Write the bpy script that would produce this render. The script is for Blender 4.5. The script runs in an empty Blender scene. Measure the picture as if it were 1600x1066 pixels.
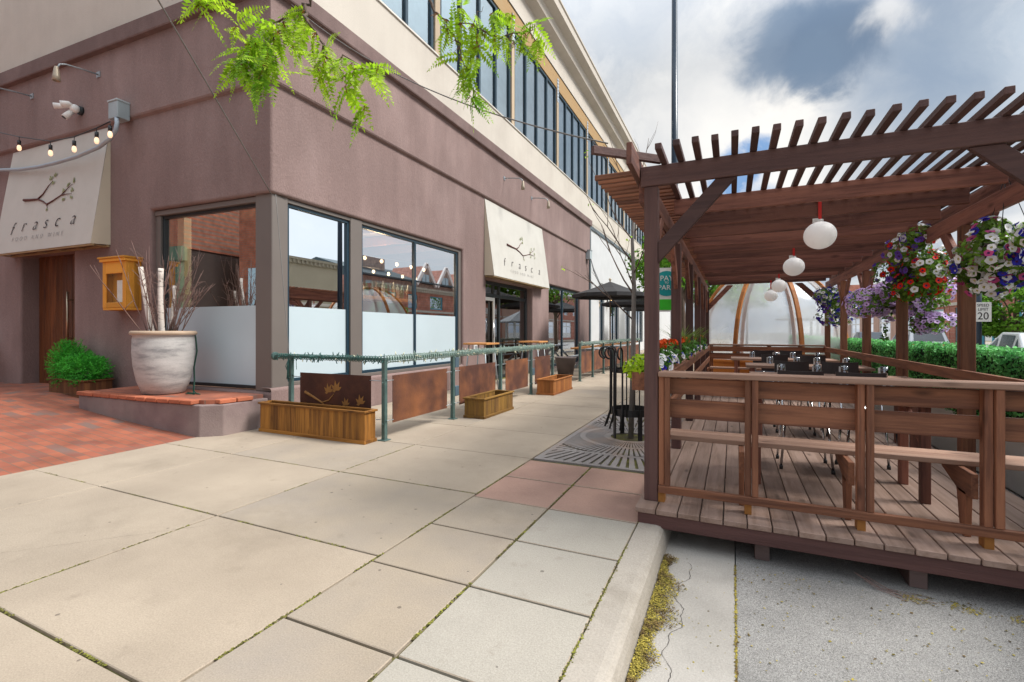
import bpy, bmesh, math, random
from mathutils import Vector, Matrix, noise as mnoise
R = random.Random(11)
rad = math.radians
sc = bpy.context.scene
COL = sc.collection

# ------------------------------------------------------------------ camera
cd = bpy.data.cameras.new('camera'); cam = bpy.data.objects.new('camera', cd); COL.objects.link(cam)
cd.lens = 16.7625; cd.sensor_width = 36; cd.shift_y = -15/1600; cd.clip_start = .05; cd.clip_end = 3000
cam.location = (0, 0, 1.4); cam.rotation_euler = (rad(90), 0, rad(24.785)); sc.camera = cam

# ------------------------------------------------------------------ view + light
sc.view_settings.view_transform = 'Standard'; sc.view_settings.look = 'None'
sc.view_settings.exposure = 0.9; sc.view_settings.gamma = 1
SUN_EL, SUN_AZ = 48, 74       # azimuth from +Y towards +X
sl = bpy.data.lights.new('sun', 'SUN'); sl.energy = 2.6; sl.angle = rad(19); sl.color = (1, .965, .91)
so = bpy.data.objects.new('sun', sl); COL.objects.link(so)
sdir = Vector((math.sin(rad(SUN_AZ))*math.cos(rad(SUN_EL)), math.cos(rad(SUN_AZ))*math.cos(rad(SUN_EL)), math.sin(rad(SUN_EL))))
so.rotation_euler = sdir.to_track_quat('Z', 'Y').to_euler(); so.location = sdir*60

def lin(r, g, b):
    f = lambda c: (c/255/12.92 if c/255 <= .04045 else ((c/255+.055)/1.055)**2.4)
    return (f(r), f(g), f(b), 1)

# ------------------------------------------------------------------ sky
w = bpy.data.worlds.new('World'); sc.world = w; w.use_nodes = True
nt = w.node_tree; N = nt.nodes; L = nt.links; N.clear()
out = N.new('ShaderNodeOutputWorld'); bg = N.new('ShaderNodeBackground'); L.new(bg.outputs[0], out.inputs[0])
bg.inputs[1].default_value = .1
sky = N.new('ShaderNodeTexSky'); sky.sky_type = 'NISHITA'; sky.sun_disc = False
sky.sun_elevation = rad(SUN_EL); sky.sun_rotation = rad(SUN_AZ); sky.air_density = 1.2; sky.dust_density = 1.5
tc = N.new('ShaderNodeTexCoord')
def nmath(op, a, b=None, clamp=False):
    n = N.new('ShaderNodeMath'); n.operation = op; n.use_clamp = clamp
    for i, x in enumerate((a, b)):
        if x is None: continue
        if isinstance(x, (int, float)): n.inputs[i].default_value = x
        else: L.new(x, n.inputs[i])
    return n.outputs[0]
def nnoise(vec, scale, detail=6, rough=.55, dist=0.0):
    n = N.new('ShaderNodeTexNoise'); n.inputs['Scale'].default_value = scale; n.inputs['Detail'].default_value = detail
    n.inputs['Roughness'].default_value = rough; n.inputs['Distortion'].default_value = dist; L.new(vec, n.inputs['Vector']); return n
def nramp(fac, stops):
    r = N.new('ShaderNodeValToRGB'); e = r.color_ramp.elements
    while len(e) > 1: e.remove(e[-1])
    for i, (p, c) in enumerate(stops):
        el = e[0] if i == 0 else e.new(p)
        el.position = p; el.color = c if isinstance(c, tuple) else (c, c, c, 1)
    L.new(fac, r.inputs[0]); return r.outputs[0]
def nmix(f, a, b, mode='MIX'):
    n = N.new('ShaderNodeMix'); n.data_type = 'RGBA'; n.blend_type = mode
    for i, x in ((0, f), (6, a), (7, b)):
        if isinstance(x, (int, float)): n.inputs[i].default_value = x
        elif isinstance(x, tuple): n.inputs[i].default_value = x
        else: L.new(x, n.inputs[i])
    return n.outputs[2]
sep = N.new('ShaderNodeSeparateXYZ'); L.new(tc.outputs['Generated'], sep.inputs[0])
zz = nmath('MAXIMUM', sep.outputs[2], 0.0)
den = nmath('ADD', zz, .22)
comb = N.new('ShaderNodeCombineXYZ')
L.new(nmath('DIVIDE', sep.outputs[0], den), comb.inputs[0]); L.new(nmath('DIVIDE', sep.outputs[1], den), comb.inputs[1])
big = nnoise(comb.outputs[0], 1.3, 6, .5, .25)
fine = nnoise(tc.outputs['Generated'], 9, 8, .58, .3)
def skydir(u, v):
    a = (u-800)/745; b = (518-v)/745; th = rad(24.785)
    return Vector((-math.sin(th)+math.cos(th)*a, math.cos(th)+math.sin(th)*a, b)).normalized()
warp = N.new('ShaderNodeVectorMath'); warp.operation = 'SCALE'; warp.inputs['Scale'].default_value = .13
wsub = N.new('ShaderNodeVectorMath'); wsub.operation = 'SUBTRACT'; L.new(fine.outputs['Color'], wsub.inputs[0]); wsub.inputs[1].default_value = (.5, .5, .5)
L.new(wsub.outputs[0], warp.inputs[0])
wadd = N.new('ShaderNodeVectorMath'); wadd.operation = 'ADD'; L.new(tc.outputs['Generated'], wadd.inputs[0]); L.new(warp.outputs[0], wadd.inputs[1])
def spot(u, v, r, soft):
    d = N.new('ShaderNodeVectorMath'); d.operation = 'DISTANCE'; L.new(wadd.outputs[0], d.inputs[0]); d.inputs[1].default_value = skydir(u, v)
    m = N.new('ShaderNodeMapRange'); m.interpolation_type = 'SMOOTHERSTEP'
    L.new(d.outputs['Value'], m.inputs[0]); m.inputs[1].default_value = r*(1-soft); m.inputs[2].default_value = r; m.inputs[3].default_value = 1; m.inputs[4].default_value = 0
    return m.outputs[0]
K = 10
def rc(r, g, b, k=1.0):
    c = lin(r, g, b); return (c[0]*K*k/1.8, c[1]*K*k/1.8, c[2]*K*k/1.8, 1)
cloud = nramp(big.outputs[0], [(.30, rc(150, 166, 186)), (.45, rc(186, 195, 206)), (.56, rc(212, 215, 219)), (.68, rc(246, 243, 238, 1.08))])
cloud = nmix(nmath('MULTIPLY', fine.outputs[0], .3), cloud, rc(196, 204, 214))
tex2 = nnoise(wadd.outputs[0], 5.0, 8, .62, .2)
cloud = nmix(nmath('MULTIPLY', nramp(tex2.outputs[0], [(.48, 0.0), (.64, 1.0)]), .6), cloud, rc(150, 166, 188))
cloud = nmix(nmath('MULTIPLY', nramp(tex2.outputs[0], [(.36, 1.0), (.46, 0.0)]), .5), cloud, rc(246, 244, 240, 1.1))
cloud = nmix(nmath('MULTIPLY', spot(1500, 120, .32, .95), .65), cloud, rc(150, 169, 192))
cloud = nmix(nmath('MULTIPLY', spot(1060, 120, .36, .95), .45), cloud, rc(226, 227, 227))
cloud = nmix(nmath('MULTIPLY', spot(985, 80, .10, .9), .5), cloud, rc(186, 196, 208))
cloud = nmix(nmath('MULTIPLY', spot(1165, 262, .26, .85), .9), cloud, rc(250, 247, 242, 1.1))
cloud = nmix(nmath('MULTIPLY', spot(1215, 190, .08, .9), .6), cloud, rc(250, 246, 240, 1.1))
cloud = nmix(nmath('MULTIPLY', spot(1232, 75, .105, .6), .95), cloud, rc(128, 147, 170))
cloud = nmix(nmath('MULTIPLY', spot(1300, 60, .105, .6), .95), cloud, rc(118, 138, 163))
cloud = nmix(nmath('MULTIPLY', spot(1280, 110, .07, .6), .9), cloud, rc(124, 144, 168))
cloud = nmix(nmath('MULTIPLY', spot(1395, 10, .06, .9), .8), cloud, rc(240, 240, 240))
def spotd(v, r, soft):
    d = N.new('ShaderNodeVectorMath'); d.operation = 'DISTANCE'; L.new(wadd.outputs[0], d.inputs[0]); d.inputs[1].default_value = Vector(v).normalized()
    m = N.new('ShaderNodeMapRange'); m.interpolation_type = 'SMOOTHERSTEP'; L.new(d.outputs['Value'], m.inputs[0]); m.inputs[1].default_value = r*(1-soft); m.inputs[2].default_value = r; m.inputs[3].default_value = 1; m.inputs[4].default_value = 0
    return m.outputs[0]
cloud = nmix(nmath('MULTIPLY', spotd((.72, .72, .32), .5, .6), .8), cloud, rc(226, 234, 240, 1.25))
cloud = nmix(nmath('MULTIPLY', spotd((.56, .62, .55), .32, .6), .85), cloud, rc(212, 230, 242, 1.5))
blue = nmix(.35, rc(70, 140, 210), rc(120, 165, 210))
gap = nmath('MAXIMUM', nmath('MAXIMUM', spot(1150, 272, .075, .6), spot(1185, 240, .05, .7)), nmath('MAXIMUM', spot(1125, 320, .055, .7), spot(1195, 335, .06, .8)))
gap = nmath('MULTIPLY', gap, nramp(fine.outputs[0], [(.40, 0.0), (.50, 1.0)]))
skycol = nmix(nmath('MULTIPLY', gap, .9), cloud, nmix(.15, blue, sky.outputs[0]))
zen = N.new('ShaderNodeMapRange'); L.new(sep.outputs[2], zen.inputs[0]); zen.inputs[1].default_value = .46; zen.inputs[2].default_value = .85
zen.inputs[3].default_value = 1.0; zen.inputs[4].default_value = 2.4
zc = N.new('ShaderNodeVectorMath'); zc.operation = 'SCALE'; L.new(skycol, zc.inputs[0]); L.new(zen.outputs[0], zc.inputs['Scale'])
L.new(zc.outputs[0], bg.inputs[0])

# ------------------------------------------------------------------ mesh helpers
def wloc(o):
    v = Vector((0, 0, 0))
    while o is not None: v += o.location; o = o.parent
    return v
def frame(p, q, up=(0, 0, 1)):
    p = Vector(p); q = Vector(q); z = (q-p).normalized(); up = Vector(up)
    if abs(z.dot(up)) > .99: up = Vector((0, 1, 0))
    x = up.cross(z).normalized(); y = z.cross(x)
    return x, y, z
class MB:
    def __init__(s): s.bm = bmesh.new()
    def hexa(s, P, mi=0):
        v = [s.bm.verts.new(p) for p in P]
        for f in ((0, 3, 2, 1), (4, 5, 6, 7), (0, 1, 5, 4), (1, 2, 6, 5), (2, 3, 7, 6), (3, 0, 4, 7)):
            fc = s.bm.faces.new([v[i] for i in f]); fc.material_index = mi
        return s
    def box(s, x0, x1, y0, y1, z0, z1, mi=0):
        return s.hexa([(x0, y0, z0), (x1, y0, z0), (x1, y1, z0), (x0, y1, z0), (x0, y0, z1), (x1, y0, z1), (x1, y1, z1), (x0, y1, z1)], mi)
    def fbox(s, F, s0, s1, o0, o1, z0, z1, mi=0):
        return s.hexa([F(s0, o0, z0), F(s1, o0, z0), F(s1, o1, z0), F(s0, o1, z0), F(s0, o0, z1), F(s1, o0, z1), F(s1, o1, z1), F(s0, o1, z1)], mi)
    def beam(s, p, q, wd, ht, up=(0, 0, 1), mi=0):
        x, y, z = frame(p, q, up); p = Vector(p); q = Vector(q); a = x*wd/2; b = y*ht/2
        return s.hexa([p-a-b, p+a-b, p+a+b, p-a+b, q-a-b, q+a-b, q+a+b, q-a+b], mi)
    def tube(s, pts, r, n=8, cap=True, mi=0):
        pts = [Vector(p) for p in pts]; rs = r if isinstance(r, (list, tuple)) else [r]*len(pts)
        rings = []; px = None
        for i, p in enumerate(pts):
            d = (pts[min(i+1, len(pts)-1)]-pts[max(i-1, 0)]).normalized()
            if px is None:
                u = Vector((0, 0, 1)) if abs(d.z) < .9 else Vector((1, 0, 0)); px = u.cross(d).normalized()
            else:
                px = (px-d*px.dot(d)); px = px.normalized() if px.length > 1e-6 else d.orthogonal().normalized()
            py = d.cross(px)
            rings.append([s.bm.verts.new(p+(px*math.cos(2*math.pi*k/n)+py*math.sin(2*math.pi*k/n))*rs[i]) for k in range(n)])
        for a, b in zip(rings, rings[1:]):
            for k in range(n):
                f = s.bm.faces.new((a[k], a[(k+1) % n], b[(k+1) % n], b[k])); f.material_index = mi; f.smooth = True
        if cap:
            s.bm.faces.new(rings[0][::-1]).material_index = mi; s.bm.faces.new(rings[-1]).material_index = mi
        return s
    def lathe(s, prof, c=(0, 0, 0), n=24, mi=0, smooth=True):
        rings = []
        for r, z in prof:
            rings.append([s.bm.verts.new((c[0]+r*math.cos(2*math.pi*k/n), c[1]+r*math.sin(2*math.pi*k/n), c[2]+z)) for k in range(n)] if r > 1e-5 else [s.bm.verts.new((c[0], c[1], c[2]+z))])
        for a, b in zip(rings, rings[1:]):
            for k in range(n):
                if len(a) == 1 and len(b) == 1: continue
                vs = (a[0], b[(k+1) % n], b[k]) if len(a) == 1 else ((a[k], a[(k+1) % n], b[0]) if len(b) == 1 else (a[k], a[(k+1) % n], b[(k+1) % n], b[k]))
                f = s.bm.faces.new(vs); f.material_index = mi; f.smooth = smooth
        return s
    def poly(s, pts, mi=0):
        f = s.bm.faces.new([s.bm.verts.new(p) for p in pts]); f.material_index = mi; return f
    def prism(s, pts, z0, z1, mi=0):
        """polygon pts in XY raised from z0 to z1"""
        a = [s.bm.verts.new((p[0], p[1], z0)) for p in pts]; b = [s.bm.verts.new((p[0], p[1], z1)) for p in pts]
        n = len(pts)
        s.bm.faces.new(a[::-1]).material_index = mi; s.bm.faces.new(b).material_index = mi
        for k in range(n): s.bm.faces.new((a[k], a[(k+1) % n], b[(k+1) % n], b[k])).material_index = mi
        return s
    def extr(s, pts, vec, mi=0):
        """polygon of 3D pts pushed along vec"""
        vec = Vector(vec); a = [s.bm.verts.new(p) for p in pts]; b = [s.bm.verts.new(Vector(p)+vec) for p in pts]; n = len(pts)
        s.bm.faces.new(a[::-1]).material_index = mi; s.bm.faces.new(b).material_index = mi
        for k in range(n): s.bm.faces.new((a[k], a[(k+1) % n], b[(k+1) % n], b[k])).material_index = mi
        return s
    def sphere(s, c, r, n=16, m=10, sq=1.0, mi=0):
        return s.lathe([(r*math.sin(math.pi*i/m), -r*sq*math.cos(math.pi*i/m)) for i in range(m+1)], c, n, mi)
    def build(s, name, mats, parent=None, bevel=0, seg=1, recalc=True, kind=None, smooth=False):
        if recalc: bmesh.ops.recalc_face_normals(s.bm, faces=s.bm.faces)
        if bevel:
            bmesh.ops.bevel(s.bm, geom=[e for e in s.bm.edges if len(e.link_faces) == 2 and e.calc_face_angle(0) > .5], offset=bevel, segments=seg, affect='EDGES', profile=.5, clamp_overlap=True)
        if parent is not None: s.bm.transform(Matrix.Translation(-wloc(parent)))
        if smooth:
            for f in s.bm.faces: f.smooth = True
        me = bpy.data.meshes.new(name); s.bm.to_mesh(me); s.bm.free()
        return link(name, me, mats, parent, kind)
def link(name, me, mats, parent=None, kind=None):
    for m in (mats if isinstance(mats, (list, tuple)) else [mats]): me.materials.append(m)
    o = bpy.data.objects.new(name, me); COL.objects.link(o)
    if parent is not None: o.parent = parent
    if kind: o['kind'] = kind
    return o
def rawmesh(name, V, F, mats, parent=None, kind=None, mi=None, smooth=False):
    if parent is not None:
        d = wloc(parent); V = [(v[0]-d.x, v[1]-d.y, v[2]-d.z) for v in V]
    me = bpy.data.meshes.new(name); me.from_pydata(V, [], F); me.update()
    o = link(name, me, mats, parent, kind)
    if mi: me.polygons.foreach_set('material_index', mi)
    if smooth: me.polygons.foreach_set('use_smooth', [True]*len(F))
    return o
def thing(name, label, cat, loc=(0, 0, 0), group=None, rz=0):
    o = bpy.data.objects.new(name, None); COL.objects.link(o); o.location = loc; o.rotation_euler = (0, 0, rz); o.empty_display_size = .2
    o['label'] = label; o['category'] = cat
    if group: o['group'] = group
    return o
def tag(o, label, cat, group=None):
    o['label'] = label; o['category'] = cat
    if group: o['group'] = group
    return o
def struct(o): o['kind'] = 'structure'; return o
def dup(root, loc, label, rz=0):
    r = root.copy(); COL.objects.link(r); r.location = loc; r.rotation_euler = (0, 0, rz); r['label'] = label
    def kids(a, b):
        for ch in list(a.children):
            c = ch.copy(); COL.objects.link(c); c.parent = b; kids(ch, c)
    kids(root, r); return r
def text(txt, size, mtx, mat, parent, name='lettering', shear=0, space=1.0, ext=.002, align='CENTER', off=0):
    c = bpy.data.curves.new('t', 'FONT'); c.body = txt; c.size = size; c.shear = shear; c.space_character = space; c.extrude = ext
    c.offset = off; c.align_x = align; c.align_y = 'CENTER'
    o = bpy.data.objects.new('t', c); COL.objects.link(o)
    dg = bpy.context.evaluated_depsgraph_get(); me = bpy.data.meshes.new_from_object(o.evaluated_get(dg))
    bpy.data.objects.remove(o); bpy.data.curves.remove(c)
    me.transform(mtx)
    if parent is not None: me.transform(Matrix.Translation(-wloc(parent)))
    me.name = name; me.materials.clear()
    return link(name, me, mat, parent)
def axes(o, x, y, z):
    m = Matrix.Identity(4)
    for i, a in enumerate((Vector(x).normalized(), Vector(y).normalized(), Vector(z).normalized(), Vector(o))):
        for j in range(3): m[j][i] = a[j]
    return m

# ------------------------------------------------------------------ materials
def mat(name, col, rough=.7, var=.12, scale=4, bump=0.0, bscale=60, island=0.0, metal=0.0, spec=.4, col2=None, c2scale=1.2, c2lo=.45, c2hi=.65, stretch=(1, 1, 1), emit=None, estr=0, trans=0.0, coord='Object', fine=0.0, coat=0.0, c2detail=6, speck=0.0, streak=0.0, knots=0.0, kaxis='Z'):
    m = bpy.data.materials.new(name); m.use_nodes = True; t = m.node_tree; n = t.nodes; l = t.links; b = n['Principled BSDF']
    b.inputs['Roughness'].default_value = rough; b.inputs['Metallic'].default_value = metal; b.inputs['Specular IOR Level'].default_value = spec
    if coat: b.inputs['Coat Weight'].default_value = coat; b.inputs['Coat Roughness'].default_value = .08
    co = n.new('ShaderNodeTexCoord'); mp = n.new('ShaderNodeMapping'); mp.inputs['Scale'].default_value = stretch; l.new(co.outputs[coord], mp.inputs[0])
    def mx(f, a, c, mode='MIX'):
        q = n.new('ShaderNodeMix'); q.data_type = 'RGBA'; q.blend_type = mode; q.clamp_result = False
        for i, x in ((0, f), (6, a), (7, c)):
            if isinstance(x, (int, float)): q.inputs[i].default_value = x
            elif isinstance(x, tuple): q.inputs[i].default_value = x
            else: l.new(x, q.inputs[i])
        return q.outputs[2]
    def nz(sc_, d=5, r=.55):
        q = n.new('ShaderNodeTexNoise'); q.inputs['Scale'].default_value = sc_; q.inputs['Detail'].default_value = d; q.inputs['Roughness'].default_value = r
        l.new(mp.outputs[0], q.inputs['Vector']); return q.outputs[0]
    def mr(v, a0, a1, b0, b1):
        q = n.new('ShaderNodeMapRange'); l.new(v, q.inputs[0])
        for i, x in enumerate((a0, a1, b0, b1)): q.inputs[i+1].default_value = x
        return q.outputs[0]
    c4 = tuple(col[:3])+(1,)
    cur = c4
    if col2 is not None: cur = mx(mr(nz(c2scale, c2detail, .62), c2lo, c2hi, 0, 1), c4, tuple(col2[:3])+(1,))
    if var:
        g = n.new('ShaderNodeCombineXYZ'); v = mr(nz(scale), .25, .75, 1-var, 1+var)
        for i in range(3): l.new(v, g.inputs[i])
        cur = mx(1.0, cur, g.outputs[0], 'MULTIPLY')
    if fine:
        g = n.new('ShaderNodeCombineXYZ'); v = mr(nz(bscale*1.5, 3, .7), .3, .7, 1-fine, 1+fine)
        for i in range(3): l.new(v, g.inputs[i])
        cur = mx(1.0, cur, g.outputs[0], 'MULTIPLY')
    if knots:
        m6 = n.new('ShaderNodeMapping'); m6.inputs['Scale'].default_value = {'X': (1.6, 5, 5), 'Y': (5, 1.6, 5), 'Z': (5, 5, 1.6)}[kaxis]; l.new(co.outputs[coord], m6.inputs[0])
        oi6 = n.new('ShaderNodeObjectInfo'); l.new(oi6.outputs['Random'], m6.inputs['Location'])
        v6 = n.new('ShaderNodeTexVoronoi'); v6.inputs['Scale'].default_value = 1.4; l.new(m6.outputs[0], v6.inputs['Vector'])
        s6 = n.new('ShaderNodeSeparateColor'); l.new(v6.outputs['Color'], s6.inputs[0])
        g6 = n.new('ShaderNodeMath'); g6.operation = 'GREATER_THAN'; l.new(s6.outputs[0], g6.inputs[0]); g6.inputs[1].default_value = .5
        w6 = n.new('ShaderNodeMath'); w6.operation = 'MULTIPLY'; l.new(mr(v6.outputs['Distance'], .04, .17, 1, 0), w6.inputs[0]); l.new(g6.outputs[0], w6.inputs[1])
        k6 = n.new('ShaderNodeMath'); k6.operation = 'MULTIPLY'; l.new(w6.outputs[0], k6.inputs[0]); k6.inputs[1].default_value = knots
        cur = mx(k6.outputs[0], cur, (col2[0]*.4, col2[1]*.4, col2[2]*.4, 1))
    if streak:
        m5 = n.new('ShaderNodeMapping'); m5.inputs['Scale'].default_value = (5, 5, .35); l.new(co.outputs[coord], m5.inputs[0])
        q5 = n.new('ShaderNodeTexNoise'); q5.inputs['Scale'].default_value = 1.0; q5.inputs['Detail'].default_value = 6; q5.inputs['Roughness'].default_value = .6; l.new(m5.outputs[0], q5.inputs['Vector'])
        g5 = n.new('ShaderNodeCombineXYZ'); v5 = mr(q5.outputs[0], .35, .7, 1+streak*.4, 1-streak)
        for i in range(3): l.new(v5, g5.inputs[i])
        cur = mx(1.0, cur, g5.outputs[0], 'MULTIPLY')
    if speck:
        vo = n.new('ShaderNodeTexVoronoi'); vo.inputs['Scale'].default_value = 8; l.new(mp.outputs[0], vo.inputs['Vector'])
        pk = n.new('ShaderNodeMath'); pk.operation = 'GREATER_THAN'; sx_ = n.new('ShaderNodeSeparateColor'); l.new(vo.outputs['Color'], sx_.inputs[0]); l.new(sx_.outputs[0], pk.inputs[0]); pk.inputs[1].default_value = .72
        rr_ = n.new('ShaderNodeMapRange'); l.new(sx_.outputs[1], rr_.inputs[0]); rr_.inputs[3].default_value = .03; rr_.inputs[4].default_value = .12
        ls = n.new('ShaderNodeMath'); ls.operation = 'LESS_THAN'; l.new(vo.outputs['Distance'], ls.inputs[0]); l.new(rr_.outputs[0], ls.inputs[1])
        ml = n.new('ShaderNodeMath'); ml.operation = 'MULTIPLY'; l.new(pk.outputs[0], ml.inputs[0]); l.new(ls.outputs[0], ml.inputs[1])
        m3 = n.new('ShaderNodeMath'); m3.operation = 'MULTIPLY'; l.new(ml.outputs[0], m3.inputs[0]); m3.inputs[1].default_value = speck
        cur = mx(m3.outputs[0], cur, (.06, .045, .035, 1))
        cur = mx(mr(nz(.75, 8, .7), .54, .72, 0, .5), cur, (.205, .165, .122, 1))
        cur = mx(mr(nz(5.5, 5, .6), .62, .75, 0, .35), cur, (.19, .15, .11, 1))
    if island:
        ge = n.new('ShaderNodeNewGeometry'); g = n.new('ShaderNodeCombineXYZ'); oi = n.new('ShaderNodeObjectInfo'); ad = n.new('ShaderNodeMath'); ad.operation = 'ADD'; l.new(ge.outputs['Random Per Island'], ad.inputs[0]); l.new(oi.outputs['Random'], ad.inputs[1]); fr = n.new('ShaderNodeMath'); fr.operation = 'FRACT'; l.new(ad.outputs[0], fr.inputs[0]); v = mr(fr.outputs[0], 0, 1, 1-island, 1+island)
        for i in range(3): l.new(v, g.inputs[i])
        cur = mx(1.0, cur, g.outputs[0], 'MULTIPLY')
    if isinstance(cur, tuple): b.inputs['Base Color'].default_value = cur
    else: l.new(cur, b.inputs['Base Color'])
    if bump:
        bp = n.new('ShaderNodeBump'); bp.inputs['Strength'].default_value = bump; bp.inputs['Distance'].default_value = .02
        l.new(nz(bscale, 6, .65), bp.inputs['Height']); l.new(bp.outputs[0], b.inputs['Normal'])
    if emit: b.inputs['Emission Color'].default_value = tuple(emit)+(1,); b.inputs['Emission Strength'].default_value = estr
    if trans:
        tr = n.new('ShaderNodeBsdfTranslucent'); ms = n.new('ShaderNodeMixShader'); ms.inputs[0].default_value = trans
        if isinstance(cur, tuple): tr.inputs[0].default_value = cur
        else: l.new(cur, tr.inputs[0])
        l.new(b.outputs[0], ms.inputs[1]); l.new(tr.outputs[0], ms.inputs[2]); l.new(ms.outputs[0], n['Material Output'].inputs[0])
    return m
def wood(name, ca, cb, axis='Z', rough=.62, island=.24, sc_=1.0, bump=.25):
    st = {'X': (.9, 14, 14), 'Y': (14, .9, 14), 'Z': (14, 14, .9)}[axis]
    st = tuple(q*sc_ for q in st)
    return mat(name, ca, rough, .2, 1.3, bump, 5, island, col2=cb, c2scale=1.3, c2lo=.40, c2hi=.62, stretch=st, spec=.3, c2detail=8, knots=.75, kaxis=axis)
def glass(name, refl, tint=(.7, .74, .74), gl=(.93, .96, 1), bl=.35):
    m = bpy.data.materials.new(name); m.use_nodes = True; n = m.node_tree.nodes; l = m.node_tree.links; n.remove(n['Principled BSDF'])
    a = n.new('ShaderNodeBsdfTransparent'); a.inputs[0].default_value = tint+(1,)
    g = n.new('ShaderNodeBsdfGlossy'); g.inputs['Roughness'].default_value = .004; g.inputs[0].default_value = gl+(1,)
    lw = n.new('ShaderNodeLayerWeight'); lw.inputs[0].default_value = bl
    mr = n.new('ShaderNodeMapRange'); l.new(lw.outputs['Fresnel'], mr.inputs[0]); mr.inputs[3].default_value = refl; mr.inputs[4].default_value = 1
    ms = n.new('ShaderNodeMixShader'); l.new(mr.outputs[0], ms.inputs[0]); l.new(a.outputs[0], ms.inputs[1]); l.new(g.outputs[0], ms.inputs[2])
    l.new(ms.outputs[0], n['Material Output'].inputs[0]); return m
def brick(name, c1, c2, mortar, scale, bw=.5, rh=.25, ms=.02, rot=(0, 0, 0), bump=.4, extra=None):
    m = bpy.data.materials.new(name); m.use_nodes = True; n = m.node_tree.nodes; l = m.node_tree.links; b = n['Principled BSDF']; b.inputs['Roughness'].default_value = .85
    co = n.new('ShaderNodeTexCoord'); mp = n.new('ShaderNodeMapping'); mp.inputs['Rotation'].default_value = rot; l.new(co.outputs['Object'], mp.inputs[0])
    t = n.new('ShaderNodeTexBrick'); t.inputs['Scale'].default_value = scale; t.inputs['Brick Width'].default_value = bw; t.inputs['Row Height'].default_value = rh; t.inputs['Mortar Size'].default_value = ms
    t.inputs['Color1'].default_value = c1+(1,); t.inputs['Color2'].default_value = c2+(1,); t.inputs['Mortar'].default_value = mortar+(1,); t.inputs['Bias'].default_value = -.2; l.new(mp.outputs[0], t.inputs['Vector'])
    z = n.new('ShaderNodeTexNoise'); z.inputs['Scale'].default_value = 2.2; z.inputs['Detail'].default_value = 6; l.new(co.outputs['Object'], z.inputs['Vector'])
    mr = n.new('ShaderNodeMapRange'); l.new(z.outputs[0], mr.inputs[0]); mr.inputs[1].default_value = .3; mr.inputs[2].default_value = .7; mr.inputs[3].default_value = .72; mr.inputs[4].default_value = 1.25
    cb = n.new('ShaderNodeCombineXYZ')
    for i in range(3): l.new(mr.outputs[0], cb.inputs[i])
    q = n.new('ShaderNodeMix'); q.data_type = 'RGBA'; q.blend_type = 'MULTIPLY'; q.inputs[0].default_value = 1; l.new(t.outputs['Color'], q.inputs[6]); l.new(cb.outputs[0], q.inputs[7])
    last = q.outputs[2]
    if extra:   # a second, rarer brick colour, chosen brick by brick with its own texture
        t2 = n.new('ShaderNodeTexBrick'); t2.inputs['Scale'].default_value = scale; t2.inputs['Brick Width'].default_value = bw; t2.inputs['Row Height'].default_value = rh; t2.inputs['Mortar Size'].default_value = ms
        t2.inputs['Color1'].default_value = (0, 0, 0, 1); t2.inputs['Color2'].default_value = (1, 1, 1, 1); t2.inputs['Mortar'].default_value = (0, 0, 0, 1); l.new(mp.outputs[0], t2.inputs['Vector'])
        v2 = n.new('ShaderNodeMapRange'); l.new(t2.outputs['Color'], v2.inputs[0]); v2.inputs[1].default_value = .74; v2.inputs[2].default_value = .92; v2.inputs[4].default_value = .8
        z2 = n.new('ShaderNodeTexNoise'); z2.inputs['Scale'].default_value = 1.1; l.new(co.outputs['Object'], z2.inputs['Vector'])
        v3 = n.new('ShaderNodeMapRange'); l.new(z2.outputs[0], v3.inputs[0]); v3.inputs[1].default_value = .42; v3.inputs[2].default_value = .6
        mu = n.new('ShaderNodeMath'); mu.operation = 'MULTIPLY'; l.new(v2.outputs[0], mu.inputs[0]); l.new(v3.outputs[0], mu.inputs[1])
        q2 = n.new('ShaderNodeMix'); q2.data_type = 'RGBA'; l.new(mu.outputs[0], q2.inputs[0]); l.new(last, q2.inputs[6]); q2.inputs[7].default_value = extra+(1,); last = q2.outputs[2]
    l.new(last, b.inputs['Base Color'])
    bp = n.new('ShaderNodeBump'); bp.inputs['Strength'].default_value = bump; bp.inputs['Distance'].default_value = .01; bp.invert = True; l.new(t.outputs['Fac'], bp.inputs['Height']); l.new(bp.outputs[0], b.inputs['Normal'])
    return m

STUCCO = mat('stucco_brown', (.225, .153, .140), .88, .11, .9, .6, 38, col2=(.29, .204, .188), c2scale=.65, fine=.10, stretch=(1, 1, .55), streak=.07)
STUCCO_DK = mat('stucco_trim', (.17, .114, .105), .88, .12, 1.2, .4, 50, col2=(.215, .148, .137), c2scale=1.1, fine=.1, streak=.10)
CREAM = mat('stucco_cream', (.56, .51, .445), .9, .05, .6, .25, 70, col2=(.505, .455, .395), c2scale=.5, fine=.05, streak=.03)
METALTAUPE = mat('window_cladding', (.17, .145, .13), .5, .05, 2, metal=.2)
DARKBLUE = mat('mullion_dark', (.012, .035, .055), .35, .05, 2, spec=.5)
DARKFRAME = mat('frame_dark', (.02, .025, .028), .4, .05, 2)
GLASSW = glass('shop_glass', .54, (.8, .83, .83))
GLASSU = glass('upper_glass', .30, (.97, .99, 1), (.94, .99, 1))
GLASSD = glass('door_glass', .22, (.6, .63, .62))
FROST = mat('frosted_film', (.50, .59, .63), .3, .05, .7, spec=.5, coat=.4)
TIMBER = wood('glulam', (.42, .28, .13), (.34, .2, .08), 'Y')
TIMBERZ = wood('timber_post', (.46, .36, .25), (.36, .27, .18), 'Z')
ZINC = mat('zinc_plate', (.55, .6, .66), .45, .1, 8, metal=.4)
SPK = dict(speck=.55)
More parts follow.
